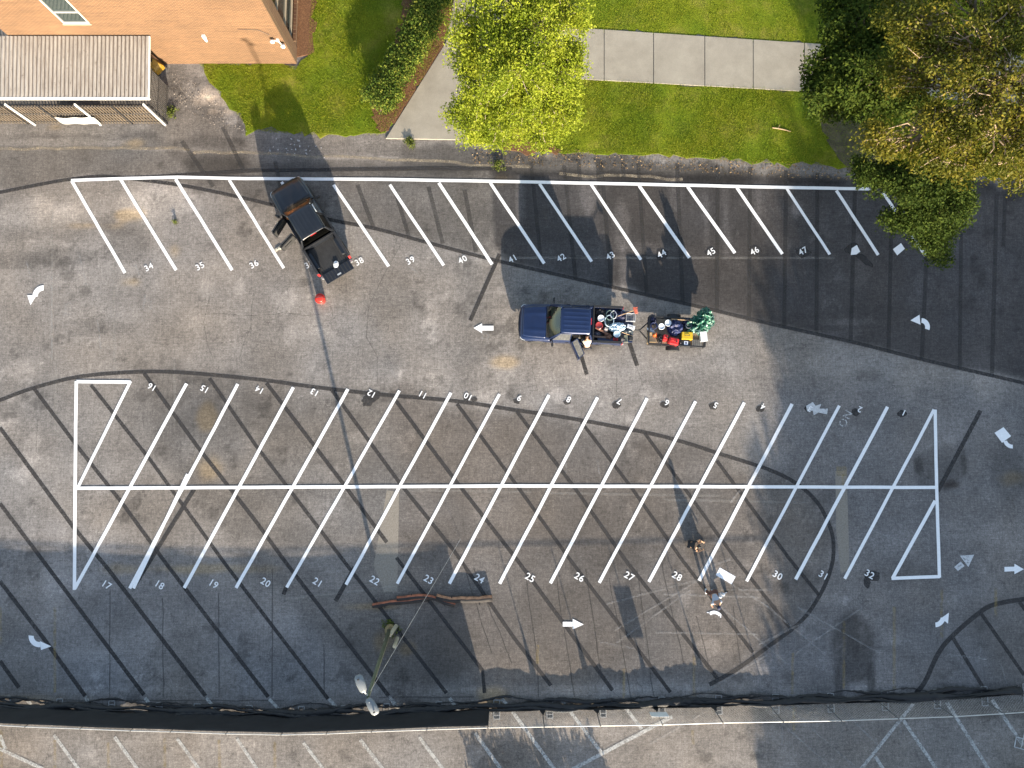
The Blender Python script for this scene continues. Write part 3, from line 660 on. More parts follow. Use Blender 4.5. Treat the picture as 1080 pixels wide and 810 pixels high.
random.seed(5)
TWIG = simple('pale_twig', (0.34, 0.28, 0.20), 0.85, var=0.3, scale=4, bump=0.3)
YEL = leaf_mat('lime_leaf', [(0.24, 0.29, 0.020), (0.31, 0.355, 0.030), (0.38, 0.40, 0.055), (0.19, 0.245, 0.016), (0.34, 0.38, 0.036), (0.27, 0.325, 0.022)], 0.5, patch=(0.15, 0.21, 0.016), pscale=0.9)
b = P(548, 100)
lob = []
for px, py, z, rx, ry, rz, n in [(520, 35, 6.3, 1.4, 1.3, 1.0, 30), (570, 30, 7.0, 1.8, 1.5, 1.1, 62), (590, 70, 5.6, 1.3, 1.4, 1.1, 50), (545, 75, 6.6, 1.8, 1.5, 1.0, 66), (510, 100, 4.7, 1.2, 1.3, 1.1, 46), (560, 112, 4.4, 1.8, 1.3, 1.2, 58), (525, 135, 3.6, 1.5, 0.9, 1.0, 42), (590, 120, 4.0, 1.2, 1.0, 1.0, 34), (495, 8, 6.4, 0.9, 1.0, 0.9, 18), (600, 5, 7.0, 1.1, 1.2, 1.0, 30), (545, -10, 7.6, 1.9, 1.2, 1.0, 48), (492, 65, 4.6, .8, .9, .8, 14), (500, 140, 3.0, 1.0, .6, .7, 22), (562, 148, 2.6, .5, .6, .6, 9), (492, 40, 5.7, .9, 1.0, .8, 26), (505, 70, 5.2, 1.0, 1.0, .8, 30), (488, 118, 3.6, .8, .8, .7, 22), (600, 55, 5.4, .7, .9, .8, 24), (597, 100, 4.6, .6, .7, .8, 18), (540, 100, 5.0, 1.4, 1.2, .8, 40), (575, 140, 3.2, .9, .6, .6, 18), (535, 40, 6.8, 1.3, 1.2, .8, 36)]:
    lob.append((P(px, py, z), (rx, ry, rz), n, random.uniform(0.3, 0.9)))
tree('young_tree', 'bright lime green tree overhanging the corner of the concrete walk', b, (b.x + .2, b.y + .3, 6.2), lob, YEL, TWIG, 0.076, 112, 0.25, 0.13, 1, 0.1)
OAKBARK = simple('oak_bark', (0.27, 0.20, 0.135), 0.85, var=0.3, scale=4, bump=0.3)
GOLD = leaf_mat('golden_leaf', [(0.11, 0.110, 0.012), (0.16, 0.140, 0.016), (0.21, 0.165, 0.022), (0.12, 0.120, 0.012), (0.085, 0.095, 0.010)], 0.4, patch=(0.065, 0.080, 0.010), pscale=0.7)
b = P(1035, 118); lob = []
for px, py, z, rx, ry, rz, n in [(1040, 40, 11.0, 2.0, 1.8, 1.0, 38), (985, 30, 10.6, 1.7, 1.4, 1.0, 34), (1075, 85, 11.5, 1.8, 2.0, 1.0, 40), (1015, 88, 11.0, 1.6, 1.3, .9, 26), (965, 75, 9.6, 1.5, 1.2, .9, 30), (1050, 140, 10.6, 2.2, 1.4, .9, 42), (985, 135, 10.0, 1.4, 1.0, .7, 26), (930, 147, 9.2, 1.3, .55, .5, 20), (1000, 172, 9.2, 1.6, .8, .6, 30), (1065, 170, 9.8, 1.4, .8, .7, 22), (1085, 10, 11.0, 1.8, 1.6, 1.0, 30), (960, 10, 10.0, 1.4, 1.2, .9, 24), (1100, 130, 11.0, 1.4, 1.8, 1.0, 26), (1020, -25, 10.5, 2.2, 1.4, 1, 32), (945, 158, 8.8, .8, .4, .4, 9), (1078, 185, 9.0, .8, .5, .5, 8)]:
    lob.append((P(px, py, z), (rx, ry, rz), n, random.uniform(0.45, 0.95)))
tree('oak_tree', 'tall golden leafed tree with pale spreading branches, over the corner of the lawn', b, P(1040, 100, 9.8), lob, GOLD, OAKBARK, 0.080, 88, 0.25, 0.30, 1, 0.15, group=None, limb_r=0.15)
DARK = leaf_mat('dark_leaf', [(0.026, 0.046, 0.006), (0.042, 0.068, 0.008), (0.070, 0.092, 0.012), (0.03, 0.052, 0.007)], 0.3, .9)
b = P(925, 112); lob = []
for px, py, z, rx, ry, rz, n in [(905, 30, 6.0, 1.6, 1.7, 1.1, 46), (885, 62, 5.4, 1.4, 1.2, 1.0, 40), (925, 80, 6.4, 1.7, 1.3, 1.0, 44), (880, 95, 4.8, 1.3, 1.0, .9, 34), (925, 110, 5.4, 1.4, .9, .9, 22), (960, 40, 6.4, 1.8, 1.8, 1.0, 44), (905, -10, 6.0, 1.8, 1.4, 1.0, 36), (965, 110, 6.0, 1.4, 1.0, .9, 22), (888, 112, 4.2, 1.0, .6, .6, 14), (870, 78, 4.6, .9, .8, .7, 18), (1010, 60, 6.0, 1.6, 1.6, .9, 24)]:
    lob.append((P(px, py, z), (rx, ry, rz), n, random.uniform(0.4, 0.9)))
tree('shade_tree', 'dark green leafy tree at the end of the concrete walk, left of the golden tree', b, P(925, 70, 6.0), lob, DARK, BARK, 0.10, 120, 0.27, 0.17, 2, 0.5)
DARK2 = leaf_mat('dark_leaf_south', [(0.022, 0.040, 0.006), (0.036, 0.060, 0.008), (0.060, 0.082, 0.012), (0.028, 0.046, 0.007)], 0.3, .9)
b = P(985, 176); lob = []
for px, py, z, rx, ry, rz, n in [(935, 185, 5.0, 1.2, .8, .7, 30), (970, 195, 5.4, 1.6, 1.1, .9, 50), (990, 225, 4.6, 1.4, 1.0, .8, 48), (1005, 205, 5.2, 1.0, 1.1, .8, 34), (965, 228, 4.2, 1.1, .7, .6, 26), (985, 250, 3.6, .9, .7, .6, 24), (992, 266, 3.0, .5, .5, .5, 9), (940, 232, 4.2, .6, .4, .4, 6), (915, 180, 5.0, .6, .5, .5, 10)]:
    lob.append((P(px, py, z), (rx, ry, rz), n, random.uniform(0.5, 0.95)))
tree('evergreen_tree', 'dark green tree whose low boughs hang over the last white stall line', b, P(980, 195, 4.8), lob, DARK2, BARK, 0.08, 150, 0.25, 0.14, 2, 0.4)
# hedge: one clipped row of shrubs
hr = thing('hedge', 'long dark green clipped hedge along the left edge of the concrete walk', 'hedge', P(430, 70))
hp = [P(401, 118), P(418, 88), P(438, 55), P(452, 25), P(465, -5), P(478, -45)]
cl = []
for i in range(520):
    t = random.random() * (len(hp) - 1.001); i0 = int(t); q = hp[i0].lerp(hp[i0 + 1], t - i0)
    dv = (hp[i0 + 1] - hp[i0]).normalized(); nv = Vector((-dv.y, dv.x, 0))
    s_ = random.uniform(-1, 1) * 0.78; zt = 1.15 - 0.25 * s_ * s_
    q = q + nv * s_; q.z = random.choice([zt, zt, random.uniform(0.25, zt)])
    cl.append(tuple(q - hr.location))
np_mesh('foliage', leaves(cl, 0.16, 60, 0.075, 0.7), None, leaf_mat('hedge_leaf', [(0.03, 0.06, 0.008), (0.065, 0.105, 0.012), (0.11, 0.145, 0.018), (0.19, 0.20, 0.03)], 0.25, .8), hr)
mb = MB()
for i in range(22):
    t = i / 22 * (len(hp) - 1.001); i0 = int(t); q = hp[i0].lerp(hp[i0 + 1], t - i0) - hr.location
    for j in range(3): branch(mb, (q.x, q.y, -0.02), (q.x + random.gauss(0, .4), q.y + random.gauss(0, .4), random.uniform(.7, 1.0)), 0.022, 0.008, 0, 3, .1, 5)
mb.build('stems', BARK, hr)
# small weeds rooted in the edge of the asphalt
WEED = leaf_mat('weed_leaf', [(0.06, 0.085, 0.012), (0.10, 0.13, 0.02), (0.15, 0.16, 0.04)], 0.3)
def weed(px, py, r, label, n=26):
    o = thing('weed_clump', label, 'weed', P(px, py))
    cl = [(random.gauss(0, r * .6), random.gauss(0, r * .6), random.uniform(.04, .16)) for _ in range(n)]
    np_mesh('foliage', leaves(cl, .06, 14, .05, .5), None, WEED, o)
    mb = MB()
    for c in cl[:10]: mb.tube([(0, 0, 0), c], [.008, .004], 4)
    mb.build('stem', WEED, o)
weed(432, 150, .25, 'small weed clump at the lower edge of the concrete walk')
weed(186, 235, .07, 'tiny green weed growing inside a stall near number 35', 5)
weed(526, 176, .3, 'low weeds in the asphalt edge beneath the lime green tree')
weed(181, 119, .3, 'green weed clump at the corner of the slatted enclosure')
weed(413, 660, .35, 'weeds growing round the foot of the light pole', 36)

# unseen trees added south of the lot to cast the shade on its right
FARL = leaf_mat('far_leaf', [(0.03, 0.05, 0.01), (0.05, 0.075, 0.014), (0.07, 0.09, 0.02)], 0.15)
def unseen_tree(x, y, h, r, label):
    z0 = 0.5; lob = []
    for i in range(9):
        a = i * 2.4; q = random.uniform(.25, .6) * r
        z = z0 + (h - z0) * (0.10 + 0.72 * (i / 8))
        lob.append((Vector((x + math.cos(a) * q, y + math.sin(a) * q, z)), (r * .62, r * .62, (h - z0) * .2), 54, 0.15 + .09 * i))
    return tree('shade_tree', label, (x, y, 0), (x, y, h * .85), lob, FARL, BARK, 0.34, 30, 0.55, 0.1 + h * .02, 6, group='unseen shade trees beyond the fence')
unseen_tree(19.2, -30.5, 4.6, 2.2, 'unseen small bushy tree beyond the bottom fence, leftmost of its row')
unseen_tree(23.2, -31.5, 8.2, 3.0, 'unseen medium bushy tree beyond the bottom fence, second in its row')
unseen_tree(27.4, -32.0, 11.6, 3.6, 'unseen tall bushy tree beyond the bottom fence, third in its row')
unseen_tree(32.2, -32.5, 14.4, 4.2, 'unseen tall broad tree beyond the bottom fence, fourth in its row')
unseen_tree(37.6, -32.0, 15.0, 4.6, 'unseen tall broad tree beyond the bottom fence, second from the right end')
unseen_tree(44, -32.0, 14.6, 4.6, 'unseen tall broad tree beyond the bottom fence, rightmost of its row')

hb = thing('hedge', 'unseen low clipped hedge added beyond the bottom fence, left of the tree row', 'hedge', P(590, 870))  # unseen hedge added to cast the dark patch below the fence
cl = [(random.uniform(-3.6, 2.9), random.uniform(-.5, .5), random.uniform(.1, .95)) for _ in range(420)]
np_mesh('foliage', leaves(cl, 0.14, 30, 0.09, 0.5), None, FARL, hb)
mb = MB()
for i in range(16): branch(mb, (-3.4 + i * .42, 0, -.02), (-3.4 + i * .42 + random.gauss(0, .2), random.gauss(0, .2), .8), .02, .008, 0, 3, .1, 5)
mb.build('stems', BARK, hb)

# ------------------------------------------------------------------ brick building, top left
def brick_mat(name, swap):
    k = NT(name)
    sep = k.n('ShaderNodeSeparateXYZ'); cmb = k.n('ShaderNodeCombineXYZ')
    k.l(k.n('ShaderNodeTexCoord').outputs['Object'], sep.inputs[0])
    k.l(sep.outputs[1 if swap else 0], cmb.inputs[0]); k.l(sep.outputs[2], cmb.inputs[1])
    bt = k.n('ShaderNodeTexBrick'); bt.inputs['Scale'].default_value = 1.0
    bt.inputs['Brick Width'].default_value = 0.215; bt.inputs['Row Height'].default_value = 0.075; bt.inputs['Mortar Size'].default_value = 0.014
    bt.inputs['Color1'].default_value = (0.098, 0.043, 0.018, 1); bt.inputs['Color2'].default_value = (0.058, 0.022, 0.008, 1); bt.inputs['Mortar'].default_value = (0.150, 0.098, 0.052, 1)
    k.l(cmb.outputs[0], bt.inputs['Vector'])
    st = k.ramp(k.noise(k.pos('object', (0.25, 0.25, 9)), 1.2, 5, 0.75), [(0.3, 0.72), (0.7, 1.3)])
    st2 = k.ramp(k.noise(k.pos('object'), 0.5, 5, 0.7), [(0.3, 0.85), (0.7, 1.15)])
    k.color(k.mix(1.0, k.mix(1.0, bt.outputs['Color'], st, 'MULTIPLY'), st2, 'MULTIPLY')); k.rough(0.9)
    k.bump(bt.outputs['Fac'], -0.3, 0.01)
    return k.m
BR_S, BR_E = brick_mat('brick_south', False), brick_mat('brick_east', True)
c0 = P(313, 67.5); H = 7.2; LX = -14.0; LY = 14.0
bld = thing('brick_building', 'two storey orange brick building beside the lawn, top left', 'building', c0)
def vbox(mb, x0, x1, y0, y1, z0, z1): return mb.box(((x0 + x1) / 2, (y0 + y1) / 2, (z0 + z1) / 2), (x1 - x0, y1 - y0, z1 - z0))
# south wall in pieces around the window
wx0, wx1 = P(67, 21, 3.75).x - c0.x, P(95, 20, 3.75).x - c0.x
mb = MB(); vbox(mb, LX, wx0, 0, .3, 0, H); vbox(mb, wx1, 0, 0, .3, 0, H); vbox(mb, wx0, wx1, 0, .3, 0, 3.75); vbox(mb, wx0, wx1, 0, .3, 5.75, H)
mb.build('south_wall', BR_S, bld)
TRIM = simple('tan_trim', (0.30, 0.25, 0.18), 0.6, var=.1)
WFR = simple('window_white', (0.36, 0.36, 0.34), 0.5, var=.05)
def window(x0, x1, z0, z1, rails, y=0.0, axis='x'):
    mb = MB(); t = .07
    def bar(a0, a1, b0, b1):
        if axis == 'x': vbox(mb, a0, a1, y - .02, y + .1, b0, b1)
        else: vbox(mb, y - .1, y + .02, a0, a1, b0, b1)
    bar(x0, x0 + t, z0, z1); bar(x1 - t, x1, z0, z1); bar(x0 + t, x1 - t, z0, z0 + t); bar(x0 + t, x1 - t, z1 - t, z1)
    for r in rails: bar(x0 + t, x1 - t, r - .03, r + .03)
    f = mb.build('window', WFR if axis == 'x' else TRIM, bld)
    mb = MB()
    if axis == 'x': vbox(mb, x0 + t, x1 - t, y + .05, y + .07, z0 + t, z1 - t)
    else: vbox(mb, y - .07, y - .05, x0 + t, x1 - t, z0 + t, z1 - t)
    mb.build('pane', M['glass'], f)
    return f
window(wx0, wx1, 3.75, 5.75, [4.62])
mb = MB(); vbox(mb, wx0 - .05, wx1 + .05, -.06, -.021, 3.66, 3.75); mb.build('window_sill', TRIM, bld)
# east wall: corner pier, then tall glazing over a low brick sill
mb = MB(); vbox(mb, -.4, 0, .301, .95, 0, H)
y = .95
while y < LY - 3:
    vbox(mb, -.4, -.02, y, y + 2.6, 0, .55); vbox(mb, -.4, 0, y + 2.6, y + 3.2, 0, H); vbox(mb, -.4, -.02, y, y + 2.6, H - .9, H); y += 3.2
mb.build('east_wall', BR_E, bld)
y = .95
while y < LY - 3:
    window(y, y + 2.6, .55, H - .9, [1.6, 2.9, 4.3], -.16, 'y'); y += 3.2
mb = MB(); vbox(mb, -.06, .10, .96, 11, .551, .62); mb.build('brick_sill', BR_E, bld)
mb = MB(); vbox(mb, LX, -.4, .3, LY, H - .32, H - .1); mb.build('roof', simple('roof_felt', (0.12, 0.12, 0.12), 0.9), bld)
mb = MB(); vbox(mb, LX, .05, -.05, .35, H + .003, H + .12); vbox(mb, -.35, .05, .351, LY, H + .003, H + .12); mb.build('coping', M['white_metal'], bld)
mb = MB(); vbox(mb, LX, -.4, LY - .3, LY, 0, H - .33); vbox(mb, LX, LX + .3, .31, LY - .31, 0, H - .33); mb.build('rear_wall', BR_S, bld)
k = simple('downpipe_white', (0.5, 0.48, 0.42), 0.5)
mb = MB(); mb.tube([(-.55, -.06, 2.85), (-1.0, -.045, 3.25), (-2.0, -.04, 3.3)], .012, 6); mb.build('cable_conduit', M['black_plastic'], bld)
fl = MB(); fl.box((-.28, -.05, 2.35), (.14, .1, .14)); fl.tube([(-.28, -.08, 2.35), (-.5, -.16, 2.5)], .025, 6); fl.tube([(-.28, -.08, 2.35), (-.1, -.18, 2.1)], .025, 6)
fo = fl.build('floodlight', M['white_metal'], bld)
for q in ((-.5, -.2, 2.5), (-.08, -.22, 2.1)):
    mb = MB(); mb.lathe([(.05, .1), (.10, .06), (.12, -.04), (.11, -.07)], q, 12, 'Y'); mb.build('lamp_head', M['white_metal'], fo, smooth=True)
q = P(216, 37, 2.6) - c0
mb = MB(); mb.box((q.x, -.06, 2.65), (.16, .12, .3)); mb.lathe([(.05, -.12), (.08, .02), (.03, .1)], (q.x, -.1, 2.45), 10); mb.build('wall_lamp', M['white_metal'], bld, bevel=.01)

# ------------------------------------------------------------------ metal shelter with slatted enclosure
k = NT('corrugated'); p = k.pos('object')
cc = k.ramp(k.noise(k.pos('object', (6, 0.5, 1)), 1.4, 5, 0.75), [(0.30, (0.17, 0.15, 0.13)), (0.5, (0.28, 0.26, 0.235)), (0.7, (0.35, 0.335, 0.305))])
cc = k.mix(k.ramp(k.noise(k.pos('object', (3, 1.2, 1)), 2.2, 4, 0.7), [(0.60, 0.0), (0.72, 0.7)]), cc, (0.07, 0.05, 0.035))
k.color(cc); k.rough(0.55); k.b.inputs['Metallic'].default_value = 0.1
CORR = k.m
CORRV = simple('corrugated_valley_shade', (0.11, 0.085, 0.065), .7, var=.45, scale=1.5)  # dark valleys painted in to stand for rib shading
s0 = P(177, 130)
sh = thing('metal_shelter', 'open shelter with pale corrugated metal roof against the brick building', 'shelter', s0)
rx1 = P(156.5, 102, 2.5).x - s0.x; yf = P(156, 102.5, 2.5).y - s0.y; yb_ = min(P(156, 38.5, 2.72).y, c0.y - 0.03) - s0.y
mb = MB(); ra, rb = [], []
x = -16.0; i = 0; prof = [(0, 0), (.05, 0.0), (.075, .045), (.13, .045), (.155, 0)]
while x < rx1 - .2:
    for dx, dz in prof[:-1]:
        ra.append((x + dx, dz))
    x += .205
ra.append((rx1, 0))
mb.loft([[Vector((a, yf, 2.52 + b)) for a, b in ra], [Vector((a, yb_, 2.74 + b)) for a, b in ra]], cap=False, closed=False)
for i_, f_ in enumerate(mb.bm.faces):
    if max(v.co.z - 2.52 - .22 * (v.co.y - yf) / (yb_ - yf) for v in f_.verts) < .01: f_.material_index = 1
o = mb.build('roof_sheet', [CORR, CORRV], sh); so_ = o.modifiers.new('thick', 'SOLIDIFY'); so_.thickness = 0.012
mb = MB(); mb.box(((rx1 - 16) / 2, yf - .05, 2.46), (rx1 + 16.1, .09, .16)); mb.build('gutter', M['white_metal'], sh, bevel=.01)
mb = MB(); mb.box((rx1 + .03, (yf + yb_) / 2, 2.62), (.05, abs(yb_ - yf), .12), rot=Matrix.Rotation(math.atan2(.22, yb_ - yf), 4, 'X')); mb.build('edge_trim', M['white_metal'], sh)
for px in (-98, -30, 38, 107, 175):
    q = P(px, 127.5) - s0
    mb = MB(); mb.box((q.x, -.12, 1.2), (.085, .085, 2.36)); mb.build('post', M['white_metal'], sh, bevel=.008)
mb = MB()
for yy in (yf + .6, yf + 1.8): mb.box(((rx1 - 16) / 2, yy, 2.5), (rx1 + 16, .05, .06))
mb.build('purlin', M['steel'], sh)
SLAT = simple('slat_tan', (0.085, 0.065, 0.043), 0.6, var=.35, scale=1.2)
fe = thing('slatted_fence', 'tan slatted metal fence enclosing the front and end of the shelter', 'fence', s0)
mb = MB(); x = -16
while x < -.05:
    mb.box((x, -.02, 1.02), (.075, .014, 2.0)); x += .165
mb.build('front_slats', SLAT, fe)
mb = MB(); y = .08
yl_ = c0.y - s0.y - .1
while y < yl_ - 1.25:
    mb.box((-.02, y, 1.02), (.014, .05, 2.0)); y += .105
mb.build('end_slats', simple('slat_dark', (0.07, 0.065, 0.06), 0.6), fe)
x = -15.2
while x < 0.2:
    mb = MB(); mb.box((x, -.06, 1.05), (.05, .05, 2.1)); mb.build('fence_post', M['black_plastic'], fe); x += 1.9
mb = MB()
for z in (.25, 1.15, 1.95): mb.box((-8, -.043, z), (16, .03, .05))
for z in (.26, 1.16, 1.96): mb.box((.005, (yl_ - 1.25) / 2, z), (.03, yl_ - 1.25, .05))
mb.build('fence_rail', simple('rail_dark', (0.045, 0.042, 0.04), 0.6), fe)
sg = thing('white_banner', 'blank white banner tied to the slatted fence below the metal roof', 'banner', s0)
a, b_ = P(66, 129, .35).x - s0.x, P(107, 128, .35).x - s0.x
mb = MB(); gr = []
for j in range(5):
    gr.append([Vector((a + (b_ - a) * i / 16, -.20 - .02 * math.sin(i * .9 + j), .30 + .75 * j / 4 - .03 * math.sin(i * .4) * (j == 4))) for i in range(17)])
mb.loft(gr, cap=False, closed=False)
o = mb.build('cloth', simple('banner_white', (0.30, 0.30, 0.29), 0.7, var=.05), sg, smooth=True); o.modifiers.new('t', 'SOLIDIFY').thickness = .006
# yellow machine under the roof end
q = P(171, 72)
ym = thing('yellow_machine', 'small yellow machine parked under the end of the metal shelter', 'machine', (q.x - .22, q.y - .05, 0), R(-40))
YP = simple('machine_yellow', (0.22, 0.13, 0.012), 0.45, var=.15)
mb = MB(); mb.loft([[Vector((x_, s_ * .28, z_)) for s_, z_ in ((-1, .3), (-1.05, .6), (-.7, t_), (.7, t_), (1.05, .6), (1, .3))] for x_, t_ in ((-.5, .7), (-.3, .95), (.15, .98), (.42, .8), (.5, .65))]); mb.build('body', YP, ym, bevel=.02)
mb = MB(); mb.tube([(-.5, -.2, .7), (-.75, -.2, 1.1), (-.75, .2, 1.1), (-.5, .2, .7)], .02, 8); mb.build('handle', M['black_plastic'], ym)
for sx in (-.33, .33):
    for sy in (-.3, .3):
        mb = MB(); mb.lathe([(.05, -.05), (.18, -.05), (.2, -.02), (.2, .02), (.18, .05), (.05, .05)], (sx, sy, .2), 16, 'Y'); mb.build('wheel', M['rubber'], ym)
mb = MB(); mb.lathe([(.09, 0), (.1, .1), (.06, .13)], (.1, 0, .96), 12); mb.build('cap', M['black_plastic'], ym)
q = P(176, 69)
mb = MB(); mb.box((0, 0, .9), (1.6, .05, 1.75), rot=Matrix.Translation((0, 0, 0)) @ Matrix.Rotation(R(9), 4, 'X'))
for i in range(-3, 4): mb.box((i * .22, -.035, .9), (.03, .02, 1.7), rot=Matrix.Rotation(R(9), 4, 'X'))
tag(mb.build('wooden_panel', simple('brown_wood', (0.10, 0.05, 0.025), 0.8, var=.4), loc=(q.x - .9, c0.y - .22, 0)), 'brown ribbed wooden panel leaning on the brick wall behind the yellow machine', 'panel')

# ------------------------------------------------------------------ light pole with two lamp heads
lp0 = P(412, 663); lt = P(388, 735, 9.2)
lpole = thing('light_pole', 'leaning light pole with two pale lamp heads, below stall 22', 'light pole', lp0)
CONC = simple('concrete_pale', (0.33, 0.29, 0.20), 0.9, var=.25, bump=.3)
mb = MB(); mb.lathe([(.26, 0), (.26, .3), (.22, .42), (.12, .5)], (0, 0, 0), 16); mb.build('pole_base', simple('base_stained', (0.2, 0.15, 0.07), .9, var=.4), lpole)
tp = lt - lp0
mb = MB(); mb.tube([(0, 0, .4), tp * .5 + Vector((0, 0, .2)), tp], [.105, .085, .06], 12); mb.build('mast', simple('mast_green', (0.075, 0.085, 0.05), .7, var=.35), lpole, smooth=True)
for px, py, z in ((380.5, 721, 9.45), (392.5, 745, 9.3)):
    e = P(px, py, z) - lp0
    mb = MB(); mb.tube([tp + Vector((0, 0, -.1)), tp.lerp(e, .5) + Vector((0, 0, .12)), e], .03, 8); mb.build('bracket_arm', M['galv'], lpole)
    dv = (e - tp); dv.z = 0; dv.normalize(); ang = math.atan2(dv.y, dv.x)
    rot = Matrix.Translation(e) @ Matrix.Rotation(ang, 4, 'Z')
    mb = MB(); rings = []
    for x_, w_, h_ in ((-.34, .08, .05), (-.27, .14, .08), (0, .18, .10), (.25, .17, .09), (.34, .10, .05)):
        rings.append([rot @ Vector((x_, w_ * math.cos(t), h_ * math.sin(t))) for t in [2 * math.pi * i / 12 for i in range(12)]])
    mb.loft(rings); hd = mb.build('lamp_head', simple('lamp_grey', (0.15, 0.165, 0.175), .5, var=.1), lpole, smooth=True)
    mb = MB(); mb.lathe([(.03, 0), (.035, .05), (.02, .07)], rot @ Vector((.2, 0, .11)), 8); mb.build('photocell', M['black_plastic'], hd)
for px, py, px2, py2 in ((406.5, 676, 412, 664), (411, 670, 418, 660), (416, 682, 419, 673)):   # white pvc stubs strapped to the foot
    a, b_ = P(px, py, .9) - lp0, P(px2, py2, .15) - lp0
    mb = MB(); mb.tube([b_, a], .10, 10); mb.build('stub_post', CONC, lpole)
mb = MB(); a, b_ = tp * .96, P(486, 568) - lp0
mb.tube([a.lerp(b_, i / 12) - Vector((0, 0, .35 * math.sin(math.pi * i / 12))) for i in range(13)], .007, 5)
mb.build('guy_wire', M['galv'], lpole)
q = P(486, 568)

# ------------------------------------------------------------------ temporary fence along the bottom
fb = [(-70, 739), (-20, 742), (0, 744), (55, 747), (110, 749), (160, 751), (200, 752), (255, 754), (310, 755), (355, 754), (400, 752), (455, 750), (516, 748), (572, 747), (628, 746), (690, 745), (750, 743), (810, 742), (868, 741), (925, 739), (980, 737), (1030, 734), (1074, 731)]
f0 = P(510, 750)
fc = thing('temporary_fence', 'long chain link construction fence along the bottom, black screen up on its left half', 'fence', f0)
LEAN = Vector((0, -.16, 0)); FH = 2.0
bp = [P(a, b) - f0 for a, b in fb]
SCREEN = simple('screen_black', (0.010, 0.010, 0.011), .75, var=.3, scale=2)
def along(pts, step):
    out = []
    for a, b in zip(pts[:-1], pts[1:]):
        n = max(1, int((b - a).length / step))
        out += [a.lerp(b, i / n) for i in range(n)]
    return out + [pts[-1]]
lp_ = bp[:13]; rp = bp[12:]
fine = along(lp_, .22)
mb = MB(); rows = []
for j in range(8):
    t = j / 7; rows.append([q + LEAN * t + Vector((0, .075 + .05 * math.sin(i * .55 + j * .8) * (1 - .6 * t) * (t < .99), .10 + (FH - .14) * t - .05 * abs(math.sin(i * .16)) * (t > .99))) for i, q in enumerate(fine)])
mb.loft(rows, cap=False, closed=False); o = mb.build('privacy_screen', SCREEN, fc, smooth=True); o.modifiers.new('t', 'SOLIDIFY').thickness = .004
mb = MB()
TB = []
for q in bp:
    p1 = q + LEAN * 1.0 + Vector((0, 0, FH)); TB.append(p1)
POSTM = simple('post_dull', (0.10, 0.10, 0.10), .6, .3)
FOOTM = simple('foot_dull', (0.22, 0.22, 0.22), .6, .2)
RAIL = simple('rail_pale', (0.44, 0.43, 0.40), .45, .2, var=.1)
for a, b in zip(TB[:-1], TB[1:]):
    d_ = (b - a).normalized() * .03
    m2 = MB(); m2.tube([a + d_, b - d_], .024, 8); m2.build('top_rail', RAIL, fc)
for i, q in enumerate(bp):
    m2 = MB(); m2.tube([q + Vector((0, 0, .02)), q + LEAN + Vector((0, 0, FH + .03))], .022, 8); m2.build('fence_post', POSTM, fc)
    foot = MB(); w_, l_ = .30, .46
    for sy in (-1, 1):
        foot.box((0, sy * l_ - sy * .0, .03), (w_, .04, .04)); 
    for sx in (-1, 1):
        foot.box((sx * w_ / 2, 0, .032), (.04, 2 * l_, .04))
    foot.box((0, l_ * .6, .033), (w_, .03, .03)); foot.box((0, -l_ * .6, .033), (w_, .03, .03))
    fo = foot.build('foot', FOOTM, fc); fo.location = q + Vector((.38, 0, 0))
m2 = MB()          # chain link wires of the open half
for a, b, ta, tb in zip(rp[:-1], rp[1:], TB[12:-1], TB[13:]):
    n = max(2, int((b - a).length / .14))
    for s_ in (0, 1):
        for i in range(-int(FH / .14), n + 1):
            u0, u1 = i, i + FH / .14
            if s_: u0, u1 = u1, u0
            def pt(u, v): return a.lerp(b, u / n) + (LEAN + Vector((0, 0, FH - .1))) * v + Vector((0, 0, .06))
            v0, v1 = 0.0, 1.0
            # clip to 0..n
            def clip(u0, u1, v0, v1):
                du = u1 - u0
                t0 = max(0, min((0 - u0) / du, (n - u0) / du)); t1 = min(1, max((0 - u0) / du, (n - u0) / du))
                return (u0 + du * t0, u0 + du * t1, t0, t1) if t1 > t0 else None
            r_ = clip(u0, u1, 0, 1)
            if r_: m2.tube([pt(r_[0], r_[2]), pt(r_[1], r_[3])], .0022, 3, False)
m2.build('chain_link_mesh', M['galv'], fc)
# screen dropped into a bunched roll at the foot of the fence
m2 = MB(); m3 = MB()
fine2 = along([q + Vector((0, .10, 0)) for q in bp], .16)
pk = [0.0] * len(fine2)
def tang(off, r0, r1, zf, seed, amp):
    random.seed(seed); pts, rr = [], []
    ph = random.random() * 6
    for i, q in enumerate(fine2):
        a = amp * (math.sin(i * .31 + ph) * .6 + math.sin(i * .11 + ph * 2) * .7 + random.gauss(0, .12))
        pts.append(q + Vector((0, off + a, zf + .05 * math.sin(i * .23 + ph)))); rr.append(random.uniform(r0, r1) * (1 + .45 * math.sin(i * .17 + ph)))
    return pts, rr
for off, r0, r1, zf, sd, am in ((.06, .09, .17, .14, 1, .07), (.20, .05, .09, .09, 2, .13), (-.02, .05, .09, .26, 3, .10), (.30, .02, .05, .05, 5, .16)):
    pts, rr = tang(off, r0, r1, zf, sd, am); m2.tube(pts, rr, 7)
m2.build('bunched_screen', SCREEN, fc, smooth=True)
m3 = MB()          # hanging folds: wavy low curtain on the open half, hooked up at the posts
random.seed(8); fr = along(rp, .15); peaks = [rp[1], rp[2], rp[3], rp[4]]
hts = []
for i, q in enumerate(fr):
    h = .36 + .07 * math.sin(i * .21) + random.gauss(0, .015)
    if q.x - f0.x * 0 > P(800, 742).x - f0.x: h *= .7
    for pq, ph in zip(peaks, (1.05, .95, .75, 1.0)):
        h = max(h, ph - abs(q.x - pq.x) * 5.0)
    hts.append(h)
